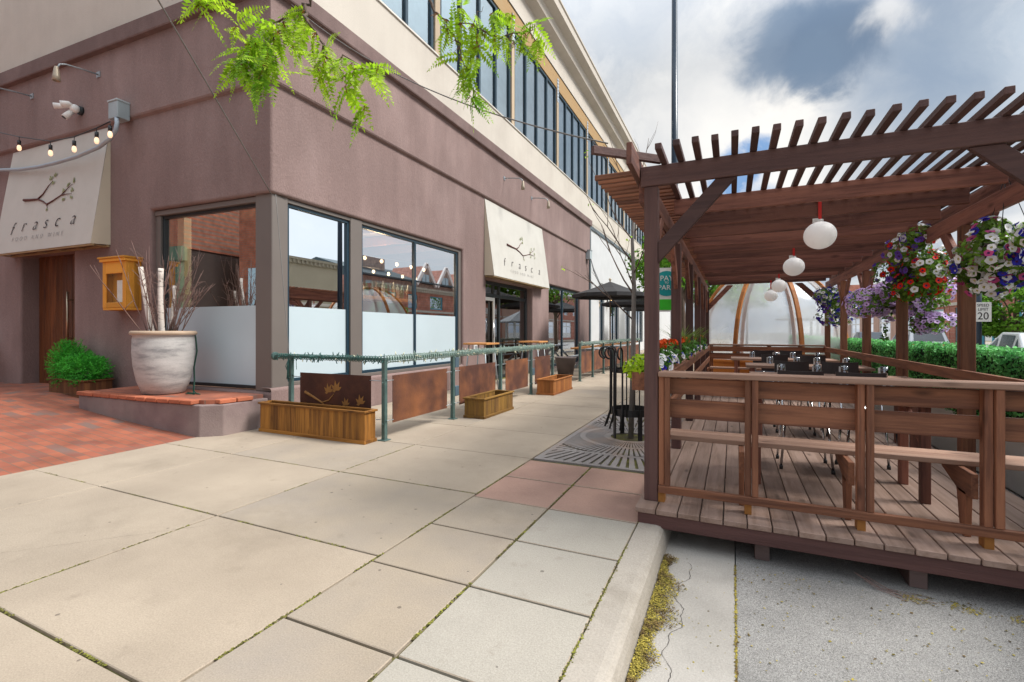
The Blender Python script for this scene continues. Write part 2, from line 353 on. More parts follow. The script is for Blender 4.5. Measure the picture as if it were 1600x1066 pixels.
CONC = [mat('concrete_a', (.375, .308, .235), .85, .09, 1.1, .2, 90, col2=(.305, .248, .188), c2scale=.9, c2lo=.4, c2hi=.75, fine=.17, coord='Object', speck=.6),
        mat('concrete_b', (.345, .284, .215), .85, .1, 1.3, .2, 90, col2=(.285, .245, .205), c2scale=1.2, c2lo=.4, c2hi=.75, fine=.18, speck=.6),
        mat('concrete_grey', (.365, .335, .285), .85, .08, 1.3, .2, 90, col2=(.32, .292, .25), c2scale=1.0, c2lo=.4, c2hi=.75, fine=.18, speck=.6),
        mat('sandstone_red', (.36, .225, .175), .85, .1, 1.8, .3, 40, col2=(.31, .19, .15), c2scale=1.5, fine=.07)]
MOSS = mat('joint_moss', (.13, .125, .03), .95, .4, 9, .5, 60, col2=(.075, .06, .04), c2scale=3)
KERBM = mat('kerb_concrete', (.385, .345, .295), .88, .12, 2, .35, 60, col2=(.30, .265, .22), c2scale=2.2, fine=.12)
GUTTERM = mat('gutter_concrete', (.385, .36, .325), .88, .12, 2, .3, 70, col2=(.31, .29, .26), c2scale=1.4, fine=.12)
ASPH = mat('asphalt', (.36, .348, .33), .92, .12, 1.2, .8, 130, col2=(.235, .228, .218), c2scale=.8, c2lo=.42, c2hi=.72, fine=.6)
BRICKPAVE = brick('brick_paving', (.32, .098, .052), (.215, .064, .04), (.16, .10, .07), 1.0, .22, .11, .005, extra=(.15, .11, .095))
BRICKCAP = mat('brick_cap', (.40, .12, .06), .85, .2, 6, .3, 60, island=.15)
def wset(name, a, b, **k): return {ax: wood(name+'_'+ax.lower(), a, b, ax, **k) for ax in 'XYZ'}
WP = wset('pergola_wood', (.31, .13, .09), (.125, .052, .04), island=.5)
WPD = wset('pergola_shaded_wood', (.115, .06, .052), (.065, .034, .031))  # darker copy of the pergola wood, with shade put into its colour
WR = wset('rail_wood', (.30, .125, .066), (.12, .048, .028))
WT = wset('seat_wood', (.42, .262, .19), (.26, .15, .105))
WD = wood('deck_wood', (.37, .255, .205), (.22, .145, .11), 'Y', island=.2)
WDE = mat('board_end', (.20, .11, .085), .8, .15, 9, island=.15)
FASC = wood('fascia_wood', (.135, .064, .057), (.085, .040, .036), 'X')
CEDAR = {ax: wood('cedar_trough_'+ax.lower(), (.36, .155, .028), (.13, .052, .012), ax, sc_=.8, island=.25) for ax in 'XYZ'}
CEDAR_OLD = {ax: wood('weathered_trough_'+ax.lower(), (.27, .145, .03), (.12, .06, .02), ax, sc_=.8, island=.25) for ax in 'XYZ'}
SOIL = mat('soil', (.05, .035, .025), .95, .4, 20, .8, 60)
RAILGREEN = mat('rail_green_paint', (.075, .13, .12), .5, .2, 6, metal=.3, col2=(.11, .17, .155), c2scale=8)
CORTEN = mat('rusted_steel', (.115, .048, .034), .7, .3, 3.5, .2, 40, metal=.25, col2=(.25, .095, .038), c2scale=1.7, c2lo=.40, c2hi=.70)
CORTEN_DK = mat('dark_rusted_steel', (.06, .022, .015), .6, .3, 2.5, .2, 40, metal=.25, col2=(.11, .038, .018), c2scale=2.2, c2lo=.45, c2hi=.7)
RUSTLEAF = mat('rust_emblem', (.26, .12, .03), .7, .2, 6)
BLACK = mat('black_metal', (.012, .013, .015), .4, .1, 5, spec=.5)
IRON = mat('cast_iron_grate', (.27, .245, .235), .6, .15, 3, .2, 60, metal=.15, col2=(.36, .24, .17), c2scale=1.0, c2lo=.5, c2hi=.72)
GALV = mat('galvanised', (.35, .38, .40), .45, .1, 6, metal=.5)
WHITE = mat('white_paint', (.78, .77, .74), .6, .05, 4)
CANVAS = mat('canvas', (.53, .51, .465), .85, .05, .9, .15, 140, col2=(.48, .46, .415), c2scale=.8)
CANVAS_SIDE = mat('canvas_side', (.62, .55, .43), .85, .05, 1.2)
INK = mat('sign_ink', (.03, .02, .025), .8, .1, 5)
INKGREY = mat('sign_ink_grey', (.22, .21, .21), .8, .1, 5)
TWIGINK = mat('emblem_twig', (.12, .045, .04), .8, .1, 5)
LEAFINK = mat('emblem_leaf', (.25, .27, .13), .8, .1, 5)
POT = mat('glazed_pot', (.45, .435, .42), .5, .16, 3, .25, 40, col2=(.24, .235, .235), c2scale=2.2, c2lo=.48, c2hi=.66, fine=.12, stretch=(1, 1, 4))
BIRCH = mat('birch_bark', (.66, .60, .54), .8, .1, 4, .2, 40, col2=(.12, .09, .08), c2scale=3.5, c2lo=.56, c2hi=.66, stretch=(3, 3, 9))
TWIG = mat('twig', (.21, .13, .11), .8, .2, 9)
BARK = mat('bark', (.12, .085, .065), .9, .3, 8, .6, 30, stretch=(3, 3, .8))
BARKGREY = mat('young_bark', (.20, .185, .17), .85, .2, 8, .3, 40)
def leaf(name, c, c2, isl=.35, tr=.35): return mat(name, c, .55, .1, 3, island=isl, col2=c2, c2scale=3, trans=tr, spec=.25)
LOCUST = leaf('locust_leaf', (.40, .60, .03), (.17, .38, .025), .45, .5)
BUDS = mat('locust_catkin', (.30, .13, .035), .8, .2, 8, island=.25)
SHRUB = leaf('shrub_leaf', (.07, .42, .04), (.04, .28, .03), .35, .3)
LIME = leaf('lime_leaf', (.40, .58, .02), (.28, .46, .02))
DKLEAF = leaf('basket_leaf', (.17, .31, .035), (.07, .16, .025), .4)
HEDGEM = leaf('hedge_leaf', (.17, .52, .15), (.06, .30, .08), .5, .3)
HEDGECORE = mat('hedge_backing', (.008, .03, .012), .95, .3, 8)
TREEL = leaf('street_tree_leaf', (.17, .36, .03), (.08, .22, .02), .35, .4)
TREEL2 = leaf('far_tree_leaf', (.10, .23, .04), (.05, .13, .025), .35, .35)
GRASSB = leaf('grass_blade', (.16, .26, .04), (.1, .18, .03))
def petal(name, c): return mat(name, c, .6, .08, 5, island=.15, trans=.25, spec=.2)
P_WHITE = petal('petal_white', (.90, .89, .92)); P_BLUE = petal('petal_blue', (.04, .035, .48)); P_PINK = petal('petal_pink', (.62, .09, .28))
P_RED = petal('petal_red', (.75, .03, .015)); P_LILAC = petal('petal_lilac', (.74, .54, .88)); P_PURPLE = petal('petal_purple', (.17, .08, .5)); P_YEL = mat('throat_yellow', (.5, .48, .2), .7); P_DARK = mat('throat_dark', (.12, .03, .18), .7)
P_ORANGE = petal('petal_scarlet', (.75, .10, .015))
ORANGEWOOD = wood('menu_pine', (.72, .33, .045), (.60, .25, .03), 'Z')
DOORW = wood('walnut_door', (.19, .065, .022), (.075, .024, .011), 'Z', rough=.4, sc_=.5)
LAMPW = mat('paper_lantern', (.88, .86, .84), .8, .03, 3, emit=(1, .96, .92), estr=.10)
REDRIB = mat('red_ribbon', (.62, .025, .02), .6, .05, 3)
CHAIRB = mat('chair_black', (.032, .02, .018), .5, .1, 4)
CHAIRN = mat('chair_navy_seat', (.02, .028, .05), .55, .1, 4)
CHROME = mat('chrome', (.62, .62, .63), .2, 0, 1, metal=1)
CLEAR = glass('tumbler_glass', .18, (.93, .95, .96)); CASEG = glass('case_glass', .03, (.97, .97, .97), (.9, .9, .9), .08)
PLASTIC = None
BRICKR = brick('brick_wall', (.50, .20, .14), (.42, .15, .10), (.42, .34, .29), 1.0, .24, .08, .008, rot=(rad(90), 0, rad(90)))
BRICKO = brick('brick_wall_orange', (.36, .105, .05), (.28, .075, .038), (.2, .12, .09), 1.0, .5, .17, .02, rot=(rad(90), 0, 0))

# ------------------------------------------------------------------ ground, paving, road
def strip(name, x0, x1, y0, y1, z, m, dz=.3):
    return struct(MB().box(x0, x1, y0, y1, z-dz, z).build(name, m))
struct(MB().box(-400, 400, -400, 600, -.9, -.42).build('ground', mat('far_ground', (.22, .21, .19), .95, .1, .2)))
strip('sidewalk_bed', -8, -.63, -9, 95, -.018, MOSS)
# slabs
sb = MB()
def slab(x0, x1, y0, y1, mi, g=.008):
    sb.box(x0+g, x1-g, y0+g, y1-g, -.12, 0+R.uniform(-.0012, .0012), mi)
Ys = [-8.9+1.25*0]; Ys = [1.1+1.252*k for k in range(-8, 70)]
for xa, xb in ((-5.21, -3.56), (-3.56, -2.0)):
    for a, b in zip(Ys, Ys[1:]): slab(xa, xb, a, b, 1 if R.random() < .4 else 0)
for a, b in zip(Ys, Ys[1:]):
    if b < 4.9: slab(-6.44, -5.21, a, b, 0, .003)
    else: slab(-6.12, -5.21, a, b, 0, .003)
for j, (xa, xb) in enumerate(((-2.0, -1.32), (-1.32, -.625))):
    for k in range(-16, 140):
        a = 1.03+.628*k; b = a+.628
        if 4.7 < a < 7.9: continue
        mi = 3 if 3.5 < a < 4.5 else ((1 if j == 0 else 2) if a < 3.4 else 1)
        slab(xa, xb, a, b, mi)
SW = struct(sb.build('sidewalk', CONC, bevel=.004))
# brick entry court, ramping up to the door
def rampz(x): return min(.34, max(0, (-6.45-x)*.085))
bp = MB(); xs = [-6.45, -8.45, -10.45, -30]
vs = [[bp.bm.verts.new((x, y, rampz(x)-(.004 if x > -6.5 else 0))) for y in (-12, 5.4)] for x in xs]
for a, b in zip(vs, vs[1:]): bp.bm.faces.new((a[0], a[1], b[1], b[0]))
struct(bp.build('brick_court', BRICKPAVE))
# kerb with rounded nose
kb = MB(); prof = [(-.622, -.3), (-.622, .0), (-.50, .001), (-.468, -.006), (-.448, -.026), (-.436, -.07), (-.425, -.15), (-.425, -.3)]
kb.extr([(x, -12, z) for x, z in prof], (0, 110, 0)); struct(kb.build('kerb', KERBM))
strip('gutter', -.43, .015, -12, 95, -.152, GUTTERM)
rd = MB()
rd.box(.022, 4.5, -12, 95, -.4, -.157); rd.box(4.5, 9.4, -12, 95, -.4, -.157)
struct(rd.build('road', ASPH))
strip('far_sidewalk', 9.4, 13.6, -12, 95, -.02, CONC[0])
strip('rear_pavement', -60, 60, -60, -12, -.16, ASPH)
# fallen elm seed in the gutter: uncountable litter
V = []; F = []
def fleck(x, y, z, s):
    a = R.uniform(0, 6.28); t = R.uniform(-.5, .5); b = len(V); e = R.uniform(.5, 1)
    dx, dy = math.cos(a)*s, math.sin(a)*s
    for p, q in ((-1, -e), (1, -e), (1, e), (-1, e)): V.append((x+dx*p-dy*q, y+dy*p+dx*q, z+.002+abs(t)*s*(p+1)*.6))
    F.append((b, b+1, b+2, b+3))
for i in range(15000):
    y = R.uniform(1.2, 3.42); wv = .085+.04*math.sin(y*5)+.03*math.sin(y*17)+.04*max(0, 2.6-y)
    q = abs(R.gauss(0, .5))*wv
    if q > wv*1.3: continue
    fleck(-.42+q, y, -.152+max(0, .028-q*.15)*R.random(), R.uniform(.0016, .0048))
for i in range(650):
    y = R.uniform(1.2, 3.5); fleck(.018+R.gauss(0, .012)*(2.6-min(y, 2.4)), y, -.152, R.uniform(.003, .006))
for i in range(420): fleck(R.uniform(-.3, 1.6), R.uniform(1.9, 3.55), -.155, R.uniform(.003, .0065))
for cx, cy in ((.98, 3.5), (1.2, 3.5), (1.42, 3.46)):
    for i in range(90): fleck(cx+R.gauss(0, .05), cy+R.gauss(0, .03), -.154, R.uniform(.003, .006))
rawmesh('seed_litter', V, F, mat('elm_seed', (.29, .235, .04), .9, .3, 9, island=.6, col2=(.13, .085, .03), c2scale=11, c2lo=.48, c2hi=.6), kind='stuff')
# hairline cracks in the gutter and moss in the joints
def ribbon(name, pts, z, w_, m):
    b = MB(); pv = None
    for i, (x, y) in enumerate(pts):
        a = b.bm.verts.new((x-w_*R.uniform(.3, 1), y, z)); c = b.bm.verts.new((x+w_*R.uniform(.3, 1), y, z))
        if pv: b.bm.faces.new((pv[0], pv[1], c, a))
        pv = (a, c)
    return struct(b.build(name, m))
CRK = mat('crack_dark', (.06, .052, .045), .95)
ribbon('gutter_crack', [(-.27+.03*math.sin(i*.23)+.012*math.sin(i*.71)+R.uniform(-.004, .004), 3.4-.02*i) for i in range(78)], -.1495, .0022, CRK)
ribbon('sidewalk_crack', [(-4.4+.11*i*.3+R.uniform(-.012, .012), 1.15+.036*i) for i in range(33)], .0025, .0014, CRK)
V = []; F = []
for x0 in (-3.56, -2.0, -1.32, -.623):
    for i in range(1500):
        y = .6+4.3*R.random()**1.3
        if mnoise.noise(Vector((x0*3, y*2.2, 0))) < -.12: continue
        fleck(x0+R.gauss(0, .005), y, -.006+R.uniform(0, .005), R.uniform(.0025, .006))
for y0 in (1.1, 2.352, 3.604):
    for i in range(900):
        x = R.uniform(-6.2, -2.0)
        if mnoise.noise(Vector((x*2.2, y0*3, 4))) < .0: continue
        fleck(x, y0+R.gauss(0, .005), -.006+R.uniform(0, .005), R.uniform(.0025, .006))
rawmesh('joint_moss', V, F, mat('moss_tuft', (.17, .17, .025), .95, .3, 9, island=.5, col2=(.09, .07, .03), c2scale=4), kind='stuff')
tw = MB()
for i in range(10):
    x, y = .84+R.uniform(-.06, .06), 3.52+R.uniform(-.04, .04); a = R.uniform(-.9, .1); l_ = R.uniform(.12, .34)
    tw.tube([(x-.1, y+.06, -.14+R.uniform(0, .05)), (x, y, -.145), (x+l_*math.cos(a)*.6, y+l_*math.sin(a)*.5, -.15)], .0013, 4)
o = tw.build('pine_twig', TWIG); tag(o, 'dry brown pine twig lying on the asphalt in front of the deck', 'twig')

# ------------------------------------------------------------------ corner building
AL = rad(2.5)
PC = Vector((-6.15, 4.88, 0))
def FR(s, o, z): return (PC.x+o, PC.y+s, z)                                   # street side, o = outward
def FL(s, o, z): return (PC.x-s*math.cos(AL)+o*math.sin(AL), PC.y-s*math.sin(AL)-o*math.cos(AL), z)
BL = thing('corner_building', 'brown stucco corner restaurant with cream upper storey and tall windows', 'building', (-12, 12, 0))
def wall(mb, F, ss, zs, holes, depth, mi=0):
    ss = sorted(set(ss)); zs = sorted(set(zs))
    def hole(i, j):
        if i < 0 or j < 0 or i >= len(ss)-1 or j >= len(zs)-1: return None
        a = (ss[i]+ss[i+1])/2; b = (zs[j]+zs[j+1])/2
        return any(h[0] < a < h[1] and h[2] < b < h[3] for h in holes)
    for i in range(len(ss)-1):
        for j in range(len(zs)-1):
            s0, s1, z0, z1 = ss[i], ss[i+1], zs[j], zs[j+1]
            if not hole(i, j): mb.poly([F(s0, 0, z0), F(s1, 0, z0), F(s1, 0, z1), F(s0, 0, z1)], mi)
            else:
                if hole(i-1, j) is False: mb.poly([F(s0, 0, z0), F(s0, -depth, z0), F(s0, -depth, z1), F(s0, 0, z1)], mi)
                if hole(i+1, j) is False: mb.poly([F(s1, 0, z0), F(s1, -depth, z0), F(s1, -depth, z1), F(s1, 0, z1)], mi)
                if hole(i, j-1) is False: mb.poly([F(s0, 0, z0), F(s1, 0, z0), F(s1, -depth, z0), F(s0, -depth, z0)], mi)
                if hole(i, j+1) is False: mb.poly([F(s0, 0, z1), F(s1, 0, z1), F(s1, -depth, z1), F(s0, -depth, z1)], mi)
def finish_wall(mb, off):
    bm = mb.bm
    bmesh.ops.remove_doubles(bm, verts=bm.verts, dist=.002)
    bmesh.ops.dissolve_limit(bm, angle_limit=rad(1), verts=bm.verts, edges=bm.edges)
    bmesh.ops.recalc_face_normals(bm, faces=bm.faces)
    es = [e for e in bm.edges if len(e.link_faces) == 2 and e.calc_face_angle(0) > .6]
    bmesh.ops.bevel(bm, geom=es, offset=off, segments=4, affect='EDGES', profile=.5, clamp_overlap=True)
    for f in bm.faces: f.smooth = False
wl = MB()
RH = [(0, 5.5, .56, 3.45), (6.74, 10.12, -.5, 2.86), (11.7, 15.66, .04, 3.15)]
LH = [(0, 2.78, .50, 3.45), (5.04, 6.90, -.5, 2.93)]
wall(wl, FR, [0, 5.5, 6.74, 10.12, 11.7, 15.66, 17.1], [-.3, .04, .56, 2.86, 3.15, 3.45, 5.07], RH, .22)
wall(wl, FL, [0, 2.78, 5.04, 6.90, 13], [-.3, .50, 2.93, 3.45, 5.07], LH, .30)
finish_wall(wl, .045)
wl.build('wall', STUCCO, BL, recalc=False)
def sweep(mb, prof, s0, s1, mi=0):
    """profile (o,z) swept along left side (length s0) - corner - street side (length s1)"""
    n1 = Vector(FL(0, 1, 0))-Vector(FL(0, 0, 0)); n2 = Vector((1, 0, 0)); k = (n1+n2)/(1+n1.dot(n2))
    for (o0, z0), (o1, z1) in zip(prof, prof[1:]):
        a = [FL(s0, o0, z0), tuple(PC+k*o0+Vector((0, 0, z0))), FR(s1, o0, z0)]; b = [FL(s0, o1, z1), tuple(PC+k*o1+Vector((0, 0, z1))), FR(s1, o1, z1)]
        for i in (0, 1): mb.poly([a[i], a[i+1], b[i+1], b[i]], mi)
b = MB(); sweep(b, [(0, 5.05), (.05, 5.075), (.065, 5.10), (.065, 6.36)], 13, 17.1); b.build('upper_band', STUCCO, BL)
b = MB(); sweep(b, [(.05, 6.345), (.15, 6.35), (.16, 6.37), (.17, 6.60), (.0, 6.64)], 13, 17.1); b.build('cornice_trim', STUCCO_DK, BL)
b = MB(); b.poly([FL(0, 0, 6.6), FL(13, 0, 6.6), FL(13, 0, 12.8), FL(0, 0, 12.8)]); b.poly([FR(0, 0, 6.6), FR(58, 0, 6.6), FR(58, 0, 7.72), FR(0, 0, 7.72)])
b.poly([FR(17.1, -.02, 6.2), FR(58, -.02, 6.2), FR(58, -.02, 6.7), FR(17.1, -.02, 6.7)])
b.poly([FR(0, 0, 11.45), FR(58, 0, 11.45), FR(58, 0, 12.8), FR(0, 0, 12.8)])
b.poly([FR(0, 0, 7.72), FR(.12, 0, 7.72), FR(.12, 0, 11.45), FR(0, 0, 11.45)])
b.build('upper_wall', CREAM, BL)
b = MB(); b.fbox(FR, 0, 58, -.3, .03, 7.72, 7.765); b.build('sill_flashing', mat('sill_metal', (.62, .58, .52), .5, metal=.3), BL, bevel=.004)
b = MB(); b.fbox(FR, .12, 58, -.12, -.03, 10.85, 11.45); b.build('header_beam', TIMBER, BL)
# eaves
b = MB(); sweep(b, [(0, 12.2), (.30, 12.32), (.34, 12.6), (.62, 12.72), (.64, 12.98), (.68, 13.0), (.68, 13.06), (-.4, 13.1)], 13, 58); b.build('eave_cornice', CREAM, BL)
b = MB(); b.poly([FL(13, -.4, 13.08), FL(0, -.4, 13.08), FR(58, -.4, 13.08), (-22, 62, 13.08), (-22, 4, 13.08)]); b.build('roof', mat('roof_membrane', (.3, .3, .3)), BL)
# dark interior shell
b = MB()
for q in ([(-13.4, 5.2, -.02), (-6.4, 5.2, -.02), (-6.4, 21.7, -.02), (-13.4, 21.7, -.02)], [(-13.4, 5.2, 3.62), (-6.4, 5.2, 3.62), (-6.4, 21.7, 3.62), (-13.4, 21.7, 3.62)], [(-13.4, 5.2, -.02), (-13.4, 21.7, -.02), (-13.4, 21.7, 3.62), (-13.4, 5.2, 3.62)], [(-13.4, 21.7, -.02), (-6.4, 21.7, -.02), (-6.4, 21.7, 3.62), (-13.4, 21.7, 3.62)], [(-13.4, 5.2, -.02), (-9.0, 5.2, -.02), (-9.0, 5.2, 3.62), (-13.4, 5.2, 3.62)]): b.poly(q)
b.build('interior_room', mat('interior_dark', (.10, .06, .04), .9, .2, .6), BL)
b = MB()
for k in range(14): b.box(-13.3, -6.5, 5.3+k*1.15, 5.38+k*1.15, 3.4, 3.6)
b.build('ceiling_joist', wood('ceiling_board', (.16, .06, .03), (.11, .04, .02), 'X'), BL, kind='stuff')

def window(F, s0, s1, z0, z1, mulls, back, fw=.06, fm=DARKFRAME, pm=GLASSW, frost=None, parent=BL, name='window', depth=.06, transom=None):
    f = MB()
    f.fbox(F, s0, s1, back-depth, back, z1-fw, z1); f.fbox(F, s0, s1, back-depth, back, z0, z0+fw)
    xs_ = [s0+fw/2]+list(mulls)+[s1-fw/2]
    for x in xs_: f.fbox(F, x-fw/2, x+fw/2, back-depth, back+.004, z0+fw, z1-fw)
    if transom: f.fbox(F, s0+fw, s1-fw, back-depth, back-.002, transom-fw/2, transom+fw/2)
    wo = f.build(name, fm, parent, bevel=.004)
    for a, c in zip(xs_, xs_[1:]):
        g = MB(); g.poly([F(a, back-depth*.6, z0+fw*.5), F(c, back-depth*.6, z0+fw*.5), F(c, back-depth*.6, z1-fw*.5), F(a, back-depth*.6, z1-fw*.5)]); g.build('pane', pm, wo)
        if frost:
            g = MB(); g.fbox(F, a+fw/2-.002, c-fw/2+.002, back-depth*.55, back-depth*.5, z0+fw-.002, frost); g.build('frosted_panel', FROST, wo)
    return wo
# corner pillar, posts and cladding
b = MB(); b.hexa([FL(.38, -.05, .50), tuple(PC+Vector((-.05, .05, .5))), (-6.6, 5.3, .5), (-6.6, 5.2, .5), FL(.38, -.05, 3.45), tuple(PC+Vector((-.05, .05, 3.45))), (-6.6, 5.3, 3.45), (-6.6, 5.2, 3.45)])
b.bm.clear(); c0 = PC+Vector((-.05, .05, 0))
poly = [FL(.39, -.05, 0), tuple(c0), FR(.335, -.05, 0), FR(.335, -.25, 0), FL(.39, -.25, 0)]
b.prism([(p[0], p[1]) for p in poly], .50, 3.47); b.build('corner_pillar', METALTAUPE, BL, bevel=.01)
b = MB(); b.fbox(FR, 1.66, 1.95, -.22, -.05, .56, 3.44); b.build('window_post', METALTAUPE, BL, bevel=.006)
b = MB(); b.fbox(FR, 5.38, 5.5, -.22, -.06, .56, 3.44); b.fbox(FR, .335, 5.38, -.22, -.06, 3.38, 3.44); b.fbox(FR, .335, 5.38, -.22, -.06, .56, .62); b.build('window_surround', METALTAUPE, BL, bevel=.005)
b = MB(); b.fbox(FL, .39, 2.78, -.3, -.06, 3.36, 3.44); b.fbox(FL, 2.66, 2.78, -.3, -.08, .5, 3.36); b.build('window_surround', METALTAUPE, BL, bevel=.005)
window(FR, .335, 1.66, .62, 3.38, [], -.09, .05, DARKBLUE, GLASSW, 1.79)
window(FR, 1.95, 5.38, .62, 3.38, [3.63], -.09, .055, DARKBLUE, GLASSW, 1.77)
window(FL, .39, 2.66, .52, 3.36, [], -.12, .05, DARKFRAME, GLASSW, 1.80)
b = MB(); b.fbox(FL, 2.38, 2.56, -.42, -.30, .52, 3.36); b.build('curtain', mat('pale_curtain', (.55, .56, .42), .8), BL)
window(FR, 11.7, 15.66, .06, 3.13, [13.55], -.1, .08, DARKBLUE, GLASSW)
# street entrance: recessed glass front
en = window(FR, 6.76, 10.10, -.0, 2.85, [7.62, 8.0], -.21, .09, DARKFRAME, GLASSD, transom=2.45)
b = MB(); b.fbox(FR, 6.9, 7.58, -.2, -.16, .02, 2.4)
b.bm.clear()
for a in ((6.88, 6.98), (7.5, 7.6)): b.fbox(FR, a[0], a[1], -.205, -.165, .03, 2.38)
b.fbox(FR, 6.98, 7.5, -.205, -.165, .03, .25); b.fbox(FR, 6.98, 7.5, -.205, -.165, 2.28, 2.38)
dr = b.build('glass_door', mat('door_aluminium', (.45, .44, .42), .4, metal=.5), BL, bevel=.004)
b = MB(); b.tube([FR(7.45, -.13, .9), FR(7.45, -.13, 1.7)], .014); b.build('handle', CHROME, dr)
# walnut entrance door
b = MB(); b.fbox(FL, 5.04, 6.90, -.34, -.29, .2, 2.93)
for a in range(9): b.fbox(FL, 5.06+a*.2, 5.245+a*.2, -.29, -.272, .32, 2.88)
dr = b.build('entrance_door', DOORW, BL, bevel=.004)
b = MB(); b.tube([FL(5.68, -.2, 1.1), FL(5.68, -.2, 2.18)], .02); b.fbox(FL, 5.66, 5.70, -.28, -.2, 1.25, 1.29); b.fbox(FL, 5.66, 5.70, -.28, -.2, 2.0, 2.04)
b.build('handle', mat('brushed_bronze', (.45, .36, .26), .3, metal=.9), dr)
# upper windows, timber posts with perforated plates
for k in range(13):
    s0 = .22+4.18*k
    b = MB(); b.fbox(FR, s0-.10, s0+.10, -.14, -.02, 7.76, 10.85); b.build('timber_post', TIMBERZ, BL, bevel=.006)
    b = MB(); b.fbox(FR, s0-.08, s0+.08, -.02, -.008, 10.35, 11.25)
    for i in range(7):
        for j in (-.04, .04):
            p = FR(s0+j, 0, 10.42+i*.125); b.tube([p, (p[0]+.012, p[1], p[2])], .016, 6, mi=1)
    b.build('perforated_plate', [ZINC, DARKFRAME], BL)
    if s0+4.1 > 56: break
    window(FR, s0+.12, s0+4.06, 7.77, 10.84, [s0+.12+3.94*q for q in (.25, .5, .75)], -.06, .09, DARKBLUE, GLASSU, depth=.08)
b = MB(); b.box(-7.2, -6.30, 5.2, 62, 7.5, 12); b.build('upper_interior', mat('upper_blind', (.74, .82, .86), .9), BL)  # pale backing added behind the panes to imitate their sky reflection

# awnings
def awning(F, s0, s1, label, flip):
    p = F((s0+s1)/2, 0, 3); t = thing('awning', label, 'awning', p, 'cream awnings over the entrances')
    zt, zb, pr = 5.03, 2.92, .30
    b = MB()
    b.poly([F(s0, .012, zt), F(s1, .012, zt), F(s1, pr, zb), F(s0, pr, zb)])
    bmesh.ops.subdivide_edges(b.bm, edges=b.bm.edges, cuts=6, use_grid_fill=True)
    for v in b.bm.verts: v.co += Vector(F(0, 1, 0)).__sub__(Vector(F(0, 0, 0)))*(.006*mnoise.noise(v.co*1.3))
    g = bmesh.ops.extrude_face_region(b.bm, geom=list(b.bm.faces)); bmesh.ops.translate(b.bm, verts=[v for v in g['geom'] if isinstance(v, bmesh.types.BMVert)], vec=Vector(F(0, -.006, 0))-Vector(F(0, 0, 0)))
    b.build('canopy', CANVAS, t, smooth=False)
    for s in (s0, s1):
        e = .004*(1 if s == s0 else -1); b = MB()
        b.extr([F(s, 0, zt), F(s, pr, zb), F(s, 0, zb+.02)], Vector(F(e, 0, 0))-Vector(F(0, 0, 0))); b.build('side_panel', CANVAS_SIDE, t)
    b = MB(); b.fbox(F, s0+.01, s1-.01, pr-.06, pr-.015, zb-.03, zb+.005); b.fbox(F, s0+.01, s1-.01, .01, .05, zb-.02, zb+.015)
    for i in range(6):
        s = s0+.05+(s1-s0-.1)*i/5; b.fbox(F, s-.015, s+.015, .05, pr-.06, zb-.018, zb+.0)
    b.build('frame', mat('awning_frame', (.36, .25, .13), .6), t)
    W = abs(s1-s0); sg = 1 if not flip else -1
    x = (Vector(F(1, 0, 0))-Vector(F(0, 0, 0)))*sg
    y = Vector(F(0, .012, zt))-Vector(F(0, pr, zb)); H = y.length; y.normalize(); n = x.cross(y).normalized()
    org = Vector(F(s0 if not flip else s1, pr, zb))+n*.012
    def T(a, c): return org+x*(a*W)+y*(c*H)
    for ch, fx in zip('frasca', (.17, .295, .42, .53, .645, .80)):
        text(ch, .36, axes(T(fx, .235+(.0 if ch != 'f' else -.02)), x, y, n), INK, t, 'lettering', .32, ext=.001, off=-.006)
    text('FOOD AND WINE', .125, axes(T(.46, .115), x, y, n), INKGREY, t, 'lettering', .12, 1.95, ext=.001, off=-.0035)
    b = MB()
    def st(pts, r): b.tube([T(*p) for p in pts], r, 6)
    st([(.25, .485), (.33, .475), (.40, .47), (.46, .44), (.51, .405), (.57, .43), (.64, .465), (.70, .468), (.745, .462)], [.028, .022, .018, .015, .013, .011, .009, .006, .003])
    st([(.40, .47), (.45, .51), (.49, .575), (.53, .615)], [.014, .011, .008, .004]); st([(.64, .465), (.70, .52), (.74, .55)], [.008, .006, .003]); st([(.51, .405), (.52, .37)], [.008, .004])
    b.build('emblem_branch', TWIGINK, t)
    b = MB()
    for cx, cy, k in ((.50, .64, 4), (.54, .66, 4), (.53, .60, 3), (.66, .50, 3), (.69, .545, 4), (.75, .57, 4), (.745, .49, 3), (.665, .425, 3), (.75, .43, 2), (.52, .35, 2)):
        for i in range(k):
            a = R.uniform(.4, 2.6); d = x*math.cos(a)+y*math.sin(a); e = n.cross(d); c = T(cx, cy)+d*.02*i+e*R.uniform(-.03, .03); l_ = .075; w_ = .022
            b.poly([c-d*l_*.5, c+e*w_-d*.01, c+d*l_*.5, c-e*w_-d*.01])
    b.build('emblem_leaf', LEAFINK, t)
    return t
awning(FL, 3.9, 7.15, 'cream awning with the printed branch over the walnut door', True)
awning(FR, 6.64, 10.95, 'cream awning with the printed branch over the street side glass entrance', False)

